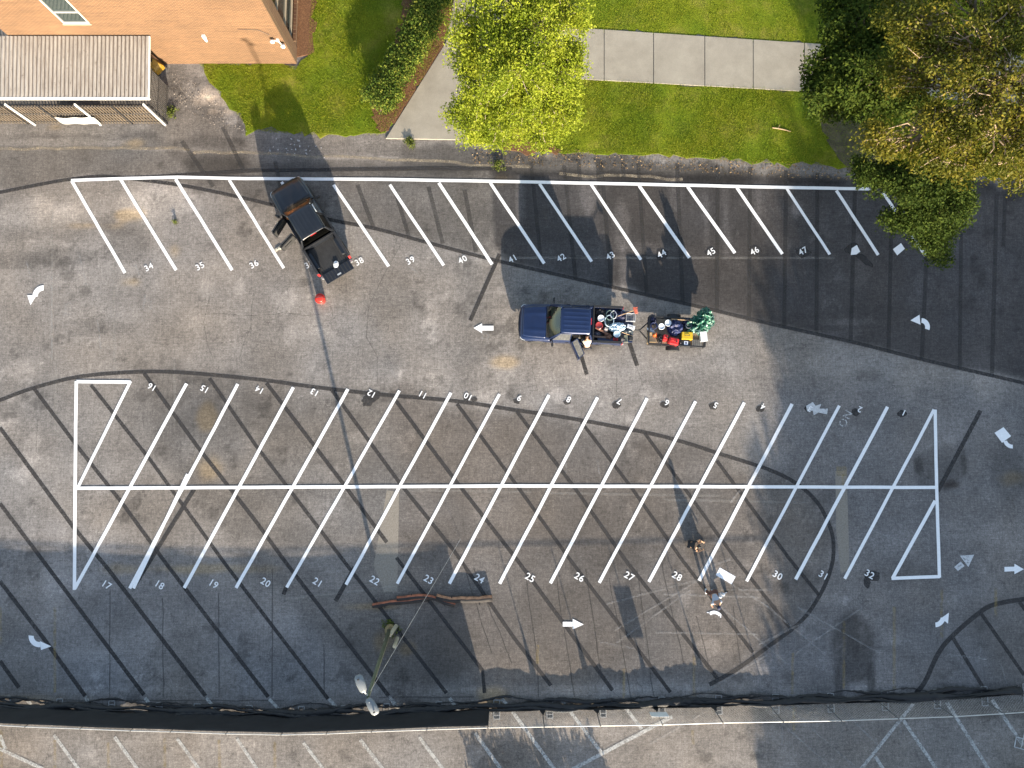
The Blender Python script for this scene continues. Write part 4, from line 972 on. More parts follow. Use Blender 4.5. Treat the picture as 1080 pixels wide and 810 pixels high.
rows = [[q + Vector((0, .04 + .03 * math.sin(i * .7), .05)) for i, q in enumerate(fr)], [q + Vector((0, .03 + .02 * math.sin(i * .9), .05 + hts[i] * .5)) for i, q in enumerate(fr)], [q + Vector((0, .03, .05 + hts[i])) for i, q in enumerate(fr)]]
m3.loft(rows, cap=False, closed=False); o = m3.build('hanging_fold', SCREEN, fc); o.modifiers.new('t', 'SOLIDIFY').thickness = .004
e0 = bp[-1]; e1 = P(1075, 789) - f0
m2 = MB(); m2.tube([e0 + Vector((0, 0, 1.0)), e1 + Vector((0, 0, .1))], .02, 8); m2.build('stay_bar', M['galv'], fc)
m2 = MB(); m2.box((0, 0, .035), (.6, .04, .05)); m2.box((0, .5, .035), (.6, .04, .05)); m2.box((-.28, .25, .037), (.04, .5, .04)); m2.box((.28, .25, .037), (.04, .5, .04))
o = m2.build('foot', M['galv'], fc); o.location = e1; o.rotation_euler = (0, 0, R(-15))
# sign on the fence, whose shadow lies on the asphalt
q = P(690, 745)
sg = thing('fence_sign', 'small blank board wired to the open chain link fence, right of its black screen', 'sign', q)
mb = MB(); mb.box((.02, .0, 1.12), (.85, .02, .62)); mb.build('board', M['white_metal'], sg, bevel=.006)
mb = MB()
for x_ in (-.35, .4):
    for z_ in (.86, 1.38): mb.tube([(x_, -.0, z_), (x_, -.12, z_)], .006, 5)
mb.build('wire_tie', M['galv'], sg)

# ------------------------------------------------------------------ dark logs lying on the asphalt
LOG_LIT = simple('log_lit_orange', (0.26, 0.085, 0.042), .8, var=.6, scale=3)
LOG = simple('log_dark', (0.012, 0.009, 0.008), .75, var=.5, scale=5, bump=.4)
LOG_LIT_PALE = simple('log_lit_bright', (0.36, 0.18, 0.095), .75, var=.5, scale=5, bump=.4)
def log(pts, r, m, label, z=0.0):
    q0 = P(*pts[0]); o = thing('log', label, 'log', q0, 0, 'dark logs lying below stalls 22 to 24')
    q = along([P(a, b) - q0 for a, b in pts], .25); mb = MB()
    vv = [v + Vector((random.gauss(0, .012), random.gauss(0, .012), r + z)) for v in q]
    mb.tube(vv, [r * random.uniform(.86, 1.08) for _ in q], 10)
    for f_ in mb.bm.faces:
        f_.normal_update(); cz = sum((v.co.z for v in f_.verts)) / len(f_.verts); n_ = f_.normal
        f_.material_index = 1 if n_.y < -.12 and n_.z > -.9 else 0  # sun-facing side coloured orange as if lit
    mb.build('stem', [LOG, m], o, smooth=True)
    mb = MB()
    for i in (2, len(vv) - 3):
        mb.tube([vv[i], vv[i] + Vector((.05, random.choice((-1, 1)) * r * 1.5, .1))], [.035, .02], 6)
    mb.build('knot', LOG, o)
log([(393, 638.5), (412, 635.5), (432, 633.5), (452, 631.5)], .13, LOG_LIT, 'dark log at the left end of the log pile')
log([(419, 631), (434, 629), (449, 628.5), (463, 632), (480, 638)], .13, LOG_LIT, 'bent dark log in the middle of the log pile')
log([(461, 629), (476, 632), (492, 632), (505, 631.5), (519, 630.5)], .16, LOG_LIT_PALE, 'thick log, sunlit side painted orange, at the right end of the log pile')
# ------------------------------------------------------------------ pickups
def glass_mat(name, tint, ior=1.75):
    k = NT(name)
    tr = k.n('ShaderNodeBsdfTransparent'); tr.inputs[0].default_value = (*tint, 1)
    gl = k.n('ShaderNodeBsdfGlossy'); gl.inputs['Roughness'].default_value = 0.03; gl.inputs[0].default_value = (.9, .95, .93, 1)
    fr = k.n('ShaderNodeFresnel'); fr.inputs[0].default_value = ior
    mx = k.n('ShaderNodeMixShader'); k.l(fr.outputs[0], mx.inputs[0]); k.l(tr.outputs[0], mx.inputs[1]); k.l(gl.outputs[0], mx.inputs[2])
    k.l(mx.outputs[0], k.out.inputs[0]); return k.m
TINT = glass_mat('tinted_glass', (0.05, 0.06, 0.06), 1.22)
def paint(name, c):
    k = NT(name); p = k.pos('object')
    k.color(k.ramp(k.noise(p, 1.3, 4, .6), [(.3, tuple(x * .85 for x in c)), (.7, tuple(x * 1.15 for x in c))]))
    rr = k.ramp(k.noise(p, 3, 5, .7), [(.3, .28), (.7, .42)]); k.l(rr, k.b.inputs['Roughness'])
    k.b.inputs['Metallic'].default_value = .25; k.b.inputs['Coat Weight'].default_value = .45; k.b.inputs['Coat Roughness'].default_value = .08
    return k.m
CARPET = simple('cab_carpet', (0.02, 0.02, 0.02), .9)
LINER = simple('bed_liner', (0.022, 0.022, 0.022), .7, var=.4, bump=.2)
REDL = simple('tail_red', (0.35, 0.012, 0.012), .25, coat=.5)
CLEARL = simple('head_clear', (0.45, 0.47, 0.48), .15, .3)
def grid(mb, nu, nv, f, mi=0):
    vr = [[mb.bm.verts.new(f(i / nu, j / nv)) for j in range(nv + 1)] for i in range(nu + 1)]
    for i in range(nu):
        for j in range(nv):
            fc_ = mb.bm.faces.new((vr[i][j], vr[i + 1][j], vr[i + 1][j + 1], vr[i][j + 1])); fc_.material_index = mi
def pickup(label, loc, rz, pm, dash_mat, seat_mat, wind_mat, doors, ribs, edge_mat, tail_mat):
    t = thing('pickup_truck', label, 'pickup truck', loc, rz, None)
    def clip(x):   # half width, shoulder z, crown z of the nose at x
        pts = [(2.66, .62, .80, .84), (2.62, .80, .86, .90), (2.52, .90, .93, .99), (2.3, .96, 1.00, 1.06), (1.9, .985, 1.06, 1.12), (1.05, .985, 1.12, 1.17)]
        for a, b in zip(pts[:-1], pts[1:]):
            if b[0] <= x <= a[0]:
                q = (a[0] - x) / (a[0] - b[0]); return [a[i] + (b[i] - a[i]) * q for i in (1, 2, 3)]
        return pts[-1][1:] if x < 1.05 else pts[0][1:]
    mb = MB(); rings = []
    for x in (2.66, 2.62, 2.56, 2.5, 2.4, 2.25, 2.05, 1.8, 1.5, 1.2, 1.06):
        w_, zs, zc = clip(x); half = [(w_ * .95, .42), (w_, .62), (w_, zs - .14), (w_ * .975, zs - .04), (w_ * .92, zs), (w_ * .8, zs + (zc - zs) * .35), (w_ * .45, zc - .004), (0, zc)]
        rings.append([Vector((x, y, z)) for y, z in half] + [Vector((x, -y, z)) for y, z in reversed(half[:-1])])
    mb.loft(rings)
    mb.box((0.01, 0, .46), (2.1, 1.86, .14)); mb.box((0.01, .93, .52), (2.1, .08, .2)); mb.box((0.01, -.93, .52), (2.1, .08, .2))
    mb.box((-1.06, 0, .85), (.07, 1.9, .66))
    for s_ in (-1, 1):
        prof = [(.86, .52), (.975, .50), (.99, .75), (.985, 1.08), (.965, 1.19), (.95, 1.215), (.86, 1.215)]
        mb.loft([[Vector((x, s_ * y, z)) for y, z in prof] for x in (-1.10, -1.3, -1.9, -2.5, -2.64)])
        mb.box((-1.85, s_ * .77, .90), (.95, .18, .22))
        mb.tube([(1.12, s_ * .87, 1.13), (.86, s_ * .77, 1.52), (.56, s_ * .665, 1.835)], [.05, .045, .045], 8)
        mb.tube([(-1.04, s_ * .91, 1.14), (-.99, s_ * .80, 1.5), (-.90, s_ * .685, 1.83)], [.07, .06, .05], 8)
    mb.box((-1.13, 0, .97), (.05, 1.72, .48)); mb.box((-1.9, 0, .70), (1.5, 1.74, .10))
    mb.build('body', pm, t, smooth=False, bevel=.02)
    for o in t.children:
        o.data.polygons.foreach_set('use_smooth', [len(p_.vertices) == 4 and p_.area < .12 for p_ in o.data.polygons])
    mb = MB()
    def hood(u, v):
        x = 1.30 + 1.22 * u; yy = (v - .5) * 2; w_, zs, zc = clip(x)
        y = yy * w_ * (.86 - .06 * u); e = abs(y) / w_
        z = zc + (zs - zc) * max(0, (e - .45)) / .55 * .9 + .018
        z += .022 * math.exp(-((abs(yy) - .55) / .10) ** 2) * (1 - .6 * u)
        return (x, y, z)
    grid(mb, 14, 24, hood); o = mb.build('hood', pm, t, smooth=True); s_ = o.modifiers.new('t', 'SOLIDIFY'); s_.thickness = .02
    mb = MB(); mb.box((1.21, 0, 1.165), (.16, 1.62, .02)); mb.build('cowl', M['black_plastic'], t, bevel=.005)
    mb = MB()
    def rf(u, v):
        x = .62 - 1.55 * u; yy = (v - .5) * 2; y = yy * (.69 - .02 * abs(u - .4))
        z = 1.895 - .045 * yy * yy - .05 * max(0, .12 - u) / .12 - .03 * max(0, u - .9) / .1 - .06 * max(0, abs(yy) - .9) / .1
        if ribs and .10 < u < .93:
            for r_ in (-.62, -.3, .02, .34, .66): z += .014 * math.exp(-((yy - r_) / .05) ** 2)
        return (x, y, z)
    grid(mb, 24, 48, rf); o = mb.build('roof', pm, t, smooth=True); s_ = o.modifiers.new('t', 'SOLIDIFY'); s_.thickness = .03
    mb = MB(); grid(mb, 8, 10, lambda u, v: (1.20 + .10 * (1 - (2 * v - 1) ** 2) * (1 - u) - .60 * u, (v - .5) * 2 * (.82 - .16 * u), 1.15 + .685 * u + .02 * math.sin(math.pi * u)))
    mb.build('windshield', wind_mat, t, smooth=True)
    mb = MB(); grid(mb, 4, 6, lambda u, v: (-1.05 + .13 * u, (v - .5) * 2 * (.82 - .14 * u), 1.18 + .62 * u)); mb.build('rear_window', TINT, t, smooth=True)
    mb = MB(); mb.box((-.945, 0, 1.85), (.035, .34, .035)); mb.build('brake_light', tail_mat, t, bevel=.006)
    # cab
    mb = MB(); mb.box((.98, 0, 1.0), (.32, 1.62, .26)); mb.box((1.02, 0, 1.135), (.26, 1.55, .03)); mb.build('dashboard', dash_mat, t, bevel=.04)
    mb = MB(); mb.box((0.0, 0, .545), (2.0, 1.7, .03)); mb.build('cab_floor', CARPET, t)
    sw = MB(); sw.tube([Vector((.72 + .06 * math.cos(a), .42 + .19 * math.sin(a), 1.06 + .17 * math.cos(a))) for a in [2 * math.pi * i / 16 for i in range(17)]], .015, 6); sw.build('steering_wheel', M['black_plastic'], t)
    for y in (-.42, .42):
        mb = MB(); mb.box((.25, y, .78), (.52, .5, .2)); mb.box((-.05, y, 1.12), (.14, .48, .66), rot=Matrix.Rotation(R(-10), 4, 'Y')); mb.box((-.1, y, 1.52), (.09, .26, .18)); mb.build('seat', seat_mat, t, bevel=.05)
    mb = MB(); mb.box((-.62, 0, .78), (.46, 1.45, .2)); mb.box((-.88, 0, 1.12), (.14, 1.45, .62)); mb.build('rear_bench', seat_mat, t, bevel=.05)
    # doors
    for s_ in (1, -1):
        for nm, hx, ln, fr in (('front', 1.04, 1.02, .46), ('rear', .0, .98, .06)):
            mb = MB(); th = .10
            prof = [(0, .46), (.02, .75), (.005, 1.02), (-.03, 1.12), (-th, 1.12), (-th, .46)]
            mb.loft([[Vector((x, s_ * y, z)) for y, z in prof] for x in (-.01, -ln * .35, -ln * .7, -ln)])
            ti = -.285; xr = -ln + (0 if nm == 'front' else .09)
            A, B, C_, D_ = Vector((-.04, s_ * -.06, 1.12)), Vector((-fr, s_ * ti, 1.80)), Vector((xr, s_ * ti, 1.80)), Vector((-ln + .03, s_ * -.06, 1.12))
            mb.tube([A, B], .028, 6); mb.tube([B, C_], .028, 6); mb.tube([C_, D_], .028, 6)
            d = mb.build('door', pm, t, bevel=.012); d.location = (hx, s_ * .975, 0)
            d.rotation_euler = (0, 0, -s_ * R(doors.get((nm, s_), 0)))
            mb = MB(); q = lambda a, b, f: a.lerp(b, f); mb.face([A + Vector((-.03, 0, .0)), q(A, B, 1) + Vector((-.02, 0, -.02)), C_ + Vector((.02, 0, -.02)), D_ + Vector((.02, 0, 0))]); o = mb.build('window', TINT, d)
            mb = MB(); mb.box((-ln * .5, s_ * (-th - .02), .80), (ln * .9, .035, .56)); mb.box((-ln * .55, s_ * (-th - .06), .86), (ln * .5, .06, .06)); mb.build('door_trim', CARPET, d, bevel=.015)
            mb = MB(); mb.box((-ln + .16, s_ * .035, .98), (.17, .03, .035)); mb.build('handle', M['black_plastic'], d, bevel=.008)
            if nm == 'front':
                mb = MB(); mb.tube([(-.10, s_ * 0.0, 1.12), (-.11, s_ * .12, 1.16)], .025, 6)
                mb.loft([[Vector((-.11 + dx, s_ * y, 1.17 + dz)) for dx, dz in ((.05, -.09), (.07, .0), (.04, .09), (-.03, .1), (-.04, -.1))] for y in (.10, .16, .27, .30)])
                mb.build('mirror', M['black_plastic'], d, bevel=.01)
    # bed
    mb = MB(); mb.box((-1.88, 0, .765), (1.50, 1.70, .02))
    for i in range(13): mb.box((-1.88, -.78 + i * .13, .782), (1.48, .05, .016))
    mb.build('bed_floor', LINER, t)
    mb = MB()
    for s_ in (-1, 1): mb.box((-1.87, s_ * .915, 1.23), (1.52, .13, .025))
    mb.box((-1.13, 0, 1.222), (.07, 1.70, .025)); mb.build('rail_cap', edge_mat, t, bevel=.008)
    mb = MB(); mb.box((-2.94, 0, .80), (.56, 1.62, .055)); tg = mb.build('tailgate', pm, t, bevel=.015)
    mb = MB()
    for i in range(8): mb.box((-2.94, -.63 + i * .18, .835), (.46, .05, .012))
    mb.build('gate_liner', LINER, tg); mb = MB(); mb.box((-3.08, 0, .842), (.08, .22, .02)); mb.build('latch', M['galv'], tg)
    for s_ in (-1, 1):
        mb = MB(); mb.box((-2.625, s_ * .925, .98), (.07, .13, .40)); mb.build('tail_light', tail_mat if tail_mat else REDL, t, bevel=.02)
        mb = MB(); mb.loft([[Vector((x, s_ * y, z)) for y, z in ((w_ * .98, .70), (w_ * 1.0, .82), (w_ * .80, .87), (w_ * .72, .74))] for x, w_ in ((2.36, .97), (2.52, .925), (2.62, .83))]); mb.build('headlight', CLEARL, t)
        for x in (1.72, -1.85):
            mb = MB(); mb.lathe([(.22, -.12), (.36, -.135), (.39, -.09), (.39, .09), (.36, .135), (.22, .12)], (x, s_ * .87, .39), 24, 'Y'); wh = mb.build('wheel', M['rubber'], t, smooth=True)
            mb = MB(); mb.lathe([(.02, .0), (.10, .03 * s_), (.2, .02 * s_), (.225, .07 * s_)], (x, s_ * .88, .39), 20, 'Y'); mb.build('rim', M['steel'], wh)
            mb = MB(); mb.tube([Vector((x + .47 * math.cos(a), s_ * .975, .42 + .47 * math.sin(a))) for a in [math.pi * i / 12 for i in range(13)]], .03, 6); mb.build('wheel_arch', M['black_plastic'], t)
    mb = MB(); mb.loft([[Vector((x, y, z)) for z in (.40, .46, .60, .64)] + [Vector((x - .1, y, .64)), Vector((x - .1, y, .40))] for x, y in ((2.45, -.95), (2.64, -.8), (2.72, -.4), (2.74, 0), (2.72, .4), (2.64, .8), (2.45, .95))]); mb.build('front_bumper', edge_mat, t, bevel=.01)
    mb = MB(); mb.box((2.665, 0, .74), (.03, 1.1, .17)); [mb.box((2.69, 0, .68 + i * .05), (.02, 1.06, .02)) for i in range(3)]; mb.build('grille', M['black_plastic'], t)
    mb = MB(); mb.box((-2.72, 0, .55), (.16, 1.86, .16)); mb.box((-2.86, 0, .45), (.2, .08, .07)); mb.build('rear_bumper', M['steel'], t, bevel=.02)
    mb = MB(); mb.tube([(2.1, .35, .3), (-2.5, .35, .36)], .06, 6); mb.tube([(2.1, -.35, .3), (-2.5, -.35, .36)], .06, 6); mb.tube([(1.72, -.8, .39), (1.72, .8, .39)], .06, 6); mb.tube([(-1.85, -.8, .39), (-1.85, .8, .39)], .07, 6); mb.build('chassis', M['black_plastic'], t)
    return t
BLUEP = paint('navy_paint', (0.007, 0.018, 0.062)); BLACKP = paint('black_paint', (0.010, 0.012, 0.016))
GREYS = simple('grey_seat', (0.06, 0.06, 0.06), .9); TANS = simple('tan_seat', (0.10, 0.055, 0.03), .9)
WIND = glass_mat('wind_clear', (0.50, 0.56, 0.52))
bt = P(602.5, 341.2, 1.0)
pickup('dark blue pickup truck with its bed full of gear and one rear door open', (bt.x, bt.y, 0), R(177.4), BLUEP, simple('dash_grey', (0.13, 0.14, 0.125), .8), GREYS, WIND, {('rear', 1): 64}, True, M['black_plastic'], REDL)
kt = P(325.5, 236.5, 1.0)
pickup('black pickup truck with two side doors open and an almost empty bed', (kt.x, kt.y, 0), R(122), BLACKP, simple('dash_brown', (0.26, 0.10, 0.035), .7), TANS, glass_mat('wind_amber_reflection', (0.85, 0.72, 0.58), 1.35), {('front', 1): 62, ('rear', 1): 74}, True, M['black_plastic'], REDL)  # amber glass and brown dash imitate an orange reflection on the windshield
# things in and beside the black truck
def bucket(label, loc, r, h, m, lid=None, group=None, handle=True, cat='bucket'):
    t = thing('paint_bucket', label, cat, loc, 0, group)
    mb = MB(); mb.lathe([(.01, .005), (r * .86, .0), (r * .88, .01), (r, h), (r * 1.05, h), (r * 1.05, h - .03), (r * 1.02, h - .03), (r * 1.02, h - .04)][:5] if lid is None else [(r * .86, 0), (r * .98, h * .9), (r * 1.04, h * .9), (r * 1.04, h * .96)], (0, 0, 0), 24, cap=lid is not None)
    o = mb.build('pail', m, t, smooth=True)
    if lid is None: o.modifiers.new('t', 'SOLIDIFY').thickness = .008
    else:
        mb = MB(); mb.lathe([(r * 1.08, h * .955), (r * 1.09, h), (r * .95, h * 1.02), (r * .9, h * .985), (r * .1, h * .985)], (0, 0, 0), 24); mb.build('lid', lid, t, smooth=True)
    if handle:
        mb = MB(); mb.tube([Vector((r * 1.08 * math.cos(a), r * .9 * math.sin(a), h * .9 + .02 * math.sin(a))) for a in [math.pi * i / 10 for i in range(11)]], .006, 5); mb.build('handle', M['galv'], t)
    return t
RED = simple('bucket_red', (0.62, 0.028, 0.016), .4, var=.12, coat=.3)
rb = bucket('bright red lidded bucket standing on the asphalt behind the black truck', P(339.5, 316.5), .25, .40, RED, RED, None, False)
mb = MB(); mb.lathe([(.24, .405), (.17, .46), (.06, .48), (.01, .482)], (0, 0, 0), 24); mb.build('lid_dome', RED, rb, smooth=True)
mb = MB(); mb.tube([Vector((.27 * math.cos(a), .02, .40 + .20 * math.sin(a))) for a in [math.pi * i / 12 for i in range(13)]], .012, 6); mb.build('handle', M['black_plastic'], rb)
def crumple(name, label, cat, loc, size, m, amp=.35, freq=2.2, seed=0, rz=0.0, group=None, sub=4, fold=1.0):
    bm = bmesh.new(); bmesh.ops.create_icosphere(bm, subdivisions=sub, radius=1.0)
    for v in bm.verts:
        p0 = v.co.copy(); n = p0.normalized()
        q = Vector((p0.x * size[0] * freq * 2, p0.y * size[1] * freq * 2, p0.z * freq + seed * 7.3))
        rdg = 1 - abs(mnoise.noise(q)) * 2
        d_ = 1 + amp * (rdg - .4) * fold + amp * .6 * mnoise.noise(q * 2.3)
        v.co = Vector((n.x * size[0] * d_, n.y * size[1] * d_, max(-.15, n.z) * size[2] * d_ + .15 * size[2]))
    me = bpy.data.meshes.new(name); bm.to_mesh(me); bm.free(); me.materials.append(m)
    o = bpy.data.objects.new(name, me); o.location = loc; o.rotation_euler = (0, 0, rz); col.objects.link(o)
    return tag(o, label, cat, group)
cw = simple('cloth_white', (0.5, 0.52, 0.54), .8)
crumple('rag', 'crumpled white rag lying in the bed of the black truck', 'rag', P(354.5, 279, .80), (.13, .19, .07), cw, .3, 4, 3, sub=3)
q = P(361, 265, .80); mb = MB(); mb.box((0, 0, .05), (.10, .42, .1), rot=Matrix.Rotation(R(30), 4, 'Z')); tag(mb.build('level_tool', simple('tool_tan', (.25, .2, .12), .6), loc=q, bevel=.015), 'tan bar shaped tool lying along the side of the black truck bed', 'tool')
q = P(294, 262, 0); crumple('rag', 'small pale rag on the asphalt below the open rear door of the black truck', 'rag', q, (.22, .10, .05), simple('rag_pale', (.38, .36, .3), .9), .4, 4, 5, rz=.6, sub=3)

# ------------------------------------------------------------------ gear in the bed of the blue truck
GB = 'gear in the blue truck bed'
def col_m(n, c, r=.5, metal=0.0, **kw): return simple(n, c, r, metal, **kw)
NAVY = col_m('navy_cloth', (0.008, 0.011, 0.045), .6, var=.4); WPL = col_m('white_plastic', (0.55, 0.58, 0.62), .45, var=.08); PALEB = col_m('pale_blue_plastic', (0.36, 0.47, 0.55), .5, var=.15)
REDP = col_m('red_plastic', (0.45, 0.018, 0.018), .4, var=.15); WOOD = col_m('raw_wood', (0.34, 0.23, 0.13), .8, var=.25, scale=8); BRWN = col_m('brown_stuff', (0.16, 0.075, 0.045), .8, var=.3)
ZB = .80
def box_thing(name, label, cat, px, py, z, size, m, rz=0.0, tilt=0.0, group=None, lid=None, bev=.02):
    t = thing(name, label, cat, P(px, py, z), rz, group)
    mb = MB(); mb.box((0, 0, size[2] / 2), size, rot=Matrix.Rotation(tilt, 4, 'X')); mb.build('case_body', m, t, bevel=bev)
    if lid is not None:
        mb = MB(); mb.box((0, 0, size[2] + .012), (size[0] * .94, size[1] * .92, .024)); mb.build('lid', lid, t, bevel=.01)
        mb = MB(); mb.tube([(-size[0] * .22, 0, size[2] + .02), (-size[0] * .16, 0, size[2] + .06), (size[0] * .16, 0, size[2] + .06), (size[0] * .22, 0, size[2] + .02)], .014, 6); mb.build('handle', M['black_plastic'], t)
    return t
bucket('white lidded bucket by the cab in the blue truck bed', P(633, 337, ZB), .165, .37, WPL, WPL, GB)
bucket('pale blue lidded bucket near the tailgate of the blue truck', P(649.5, 353.5, ZB), .165, .37, PALEB, PALEB, GB)
bucket('dark red bucket with a shiny lid beside the cab of the blue truck', P(631, 344.5, ZB), .18, .38, REDP, col_m('dark_red_lid', (.22, .02, .015), .15, coat=.8), GB)
for i, (px, py, r_, m_, lb) in enumerate([(641.5, 340, .30, PALEB, 'pale hose coiled in a ring in the blue truck bed'), (646, 333.5, .20, WPL, 'small white hose coil over navy cloth in the blue truck bed'), (642, 334, .25, col_m('green_hose', (.08, .13, .12), .5), 'thin grey green hose coil at the north side of the blue truck bed')]):
    pts = []
    for a in range(64):
        q = a * 2 * math.pi / 20; pts.append((r_ * (1 + .05 * math.sin(a * 1.7)) * math.cos(q) * .75, r_ * (1 + .06 * math.cos(a)) * math.sin(q), .30 + .012 * a / 6 + .02 * math.sin(a)))
    mb = MB(); mb.tube(pts, .016, 6); tag(mb.build('hose_coil', m_, smooth=True, loc=P(px, py, ZB)), lb, 'hose', GB)
crumple('duffel_bag', 'crumpled navy bag along the north side of the blue truck bed', 'bag', P(649, 333.5, ZB), (.46, .26, .34), NAVY, .4, 2.2, 1, group=GB)
crumple('duffel_bag', 'black cloth heap beside the cab at the north side of the blue truck bed', 'bag', P(634, 330, ZB), (.34, .20, .26), col_m('black_cloth', (.012, .012, .016), .8), .4, 3, 2, group=GB)
crumple('dark_sack', 'dark teal sack lying inside the hose ring in the blue truck bed', 'bag', P(641, 341.5, ZB), (.20, .30, .24), col_m('teal_dark', (.02, .04, .045), .6), .25, 2, 4, group=GB)
crumple('plastic_sheet', 'crumpled pale blue plastic sheeting in the middle of the blue truck bed', 'sheeting', P(650.5, 345.5, ZB + .1), (.38, .22, .28), PALEB, .4, 3, 6, group=GB)
box_thing('tool_box', 'small bright red tool box low in the blue truck bed near its driver side', 'tool box', 648.5, 358.5, ZB, (.26, .16, .22), REDP, R(-3), group=GB, lid=REDP)
crumple('duffel_bag', 'black bag against the driver side of the blue truck bed', 'bag', P(651, 357, ZB), (.44, .17, .18), col_m('black_cloth2', (.012, .012, .018), .7), .2, 2, 8, group=GB)
mb = MB()
q0 = P(634, 350, ZB)
mb.box((0, 0, .30), (.75, .10, .05), rot=Matrix.Rotation(R(-28), 4, 'Z') @ Matrix.Rotation(R(8), 4, 'Y')); tag(mb.build('plank', BRWN, loc=q0, bevel=.006), 'short brown plank lying slanted in the blue truck bed', 'plank', GB)
mb = MB(); mb.box((0, 0, .22), (.85, .10, .05), rot=Matrix.Rotation(R(-5), 4, 'Z')); tag(mb.build('plank', col_m('plank2', (.2, .12, .08), .8, var=.3), loc=P(634, 356.2, ZB), bevel=.006), 'brown plank along the driver side of the blue truck bed', 'plank', GB)
crumple('work_gloves', 'heap of brown and grey work gloves in the blue truck bed', 'gloves', P(641, 356, ZB), (.20, .20, .24), BRWN, .5, 5, 9, group=GB, sub=3)
crumple('rag', 'small pinkish white rag between the hose ring and the brown plank', 'rag', P(639, 347.5, ZB + .2), (.10, .10, .12), col_m('rag_pink', (.5, .42, .38), .8), .4, 5, 10, group=GB, sub=3)
crumple('jerrycan_rag', 'grey folded tarp beside the cab near the brown planks', 'tarp', P(629.5, 352.5, ZB), (.17, .14, .22), col_m('grey_tarp', (.07, .07, .09), .7), .3, 4, 12, group=GB, sub=3)
t = thing('broom', 'long wooden handled broom with an orange red head sticking out over the tailgate', 'broom', P(656, 332.5, 1.2), 0, GB)
a, b_ = P(650, 334, 1.18) - t.location, P(668.5, 327.5, 1.42) - t.location
mb = MB(); mb.tube([a, b_], .016, 8); mb.build('handle', WOOD, t)
mb = MB(); mb.box(b_ + Vector((.06, -.0, .02)), (.12, .34, .07), rot=Matrix.Rotation(R(20), 4, 'Z'))
for i in range(16): mb.tube([b_ + Vector((.08, -.15 + i * .02, 0)), b_ + Vector((.20 + random.gauss(0, .02), -.17 + i * .024, -.05))], .007, 4)
mb.build('brush_head', col_m('orange_brush', (.42, .09, .05), .6), t)
t = thing('milk_crate', 'grey open lattice crate on the lowered tailgate of the blue truck', 'crate', P(664.5, 335.5, .835), R(-2), GB)
mb = MB(); W_, D_, H_ = .46, .40, .24
for i in range(7): mb.box((-W_ / 2 + i * W_ / 6, 0, .02), (.022, D_, .02)); mb.box((-W_ / 2 + i * W_ / 6, -D_ / 2, H_ / 2), (.022, .015, H_)); mb.box((-W_ / 2 + i * W_ / 6, D_ / 2, H_ / 2), (.022, .015, H_))
for i in range(6): mb.box((0, -D_ / 2 + i * D_ / 5, .033), (W_, .022, .02)); mb.box((-W_ / 2, -D_ / 2 + i * D_ / 5, H_ / 2), (.017, .022, H_ * .97)); mb.box((W_ / 2, -D_ / 2 + i * D_ / 5, H_ / 2), (.017, .022, H_ * .97))
for z in (.10, .18, .235):
    for s_ in (-1, 1): mb.box((0, s_ * D_ / 2, z), (W_ + .02, .022, .025)); mb.box((s_ * W_ / 2, 0, z + .002), (.022, D_, .025))
mb.build('lattice', col_m('crate_grey', (.34, .35, .37), .6), t)
box_thing('white_case', 'white box lying slanted on the lowered tailgate of the blue truck', 'box', 665, 345.2, .835, (.42, .22, .12), WPL, R(-18), group=GB, lid=WPL)
mb = MB(); mb.tube([(-.25, .08, .3), (.25, -.06, .12)], .018, 8); mb.tube([(.25, -.06, .12), (.33, -.09, .10)], .03, 8); tag(mb.build('mallet', WOOD, loc=P(660, 353, .84)), 'short wooden handle lying across the tailgate edge of the blue truck', 'tool', GB)
crumple('plastic_sheet', 'dark grey plastic bag on the middle of the lowered tailgate', 'sheeting', P(663, 350, .835), (.22, .13, .14), col_m('grey_bag', (.05, .065, .075), .4), .4, 4, 14, group=GB, sub=3)
box_thing('black_cube', 'black square container with a pale rim at the driver side tailgate corner', 'container', 665, 357.5, .835, (.20, .20, .20), M['black_plastic'], 0, group=GB)
t = thing('paint_tray', 'pale olive paint tray at the driver side of the lowered tailgate', 'tray', P(660, 357.5, .835), 0, GB)
mb = MB(); mb.box((0, 0, .01), (.2, .34, .02)); [mb.box((0, -.14 + i * .07, .026), (.18, .02, .012)) for i in range(5)]; mb.box((0, .165, .04), (.2, .02, .06)); mb.box((0, -.165, .04), (.2, .02, .06)); mb.build('tray_pan', col_m('tray_olive', (.2, .21, .16), .6), t)

# ------------------------------------------------------------------ trailer and its load
tc = P(713, 350.5, .55)
tr = thing('utility_trailer', 'small black utility trailer loaded with gear, hitched behind the blue truck', 'trailer', (tc.x, tc.y, 0), R(-3.6))
TL, TW, TZ = 2.92, 1.44, .50
mb = MB(); mb.box((0, 0, TZ), (TL - .08, TW - .08, .035))
for i in range(9): mb.box((-TL / 2 + .2 + i * .32, 0, TZ - .04), (.05, TW - .1, .05))
mb.build('deck', col_m('deck_wood', (.20, .15, .105), .85, var=.35, scale=4), tr)
FRM = col_m('trailer_black', (.012, .012, .013), .5)
mb = MB()
for z in (TZ - .02, TZ + .32):
    for s_ in (-1, 1): mb.box((0, s_ * TW / 2, z), (TL, .075, .06)); mb.box((s_ * TL / 2, 0, z + .002), (.075, TW, .06))
for s_ in (-1, 1):
    for i in range(5): mb.box((-TL / 2 + i * TL / 4, s_ * TW / 2, TZ + .15), (.04, .04, .30))
mb.build('side_rails', FRM, tr, bevel=.006)
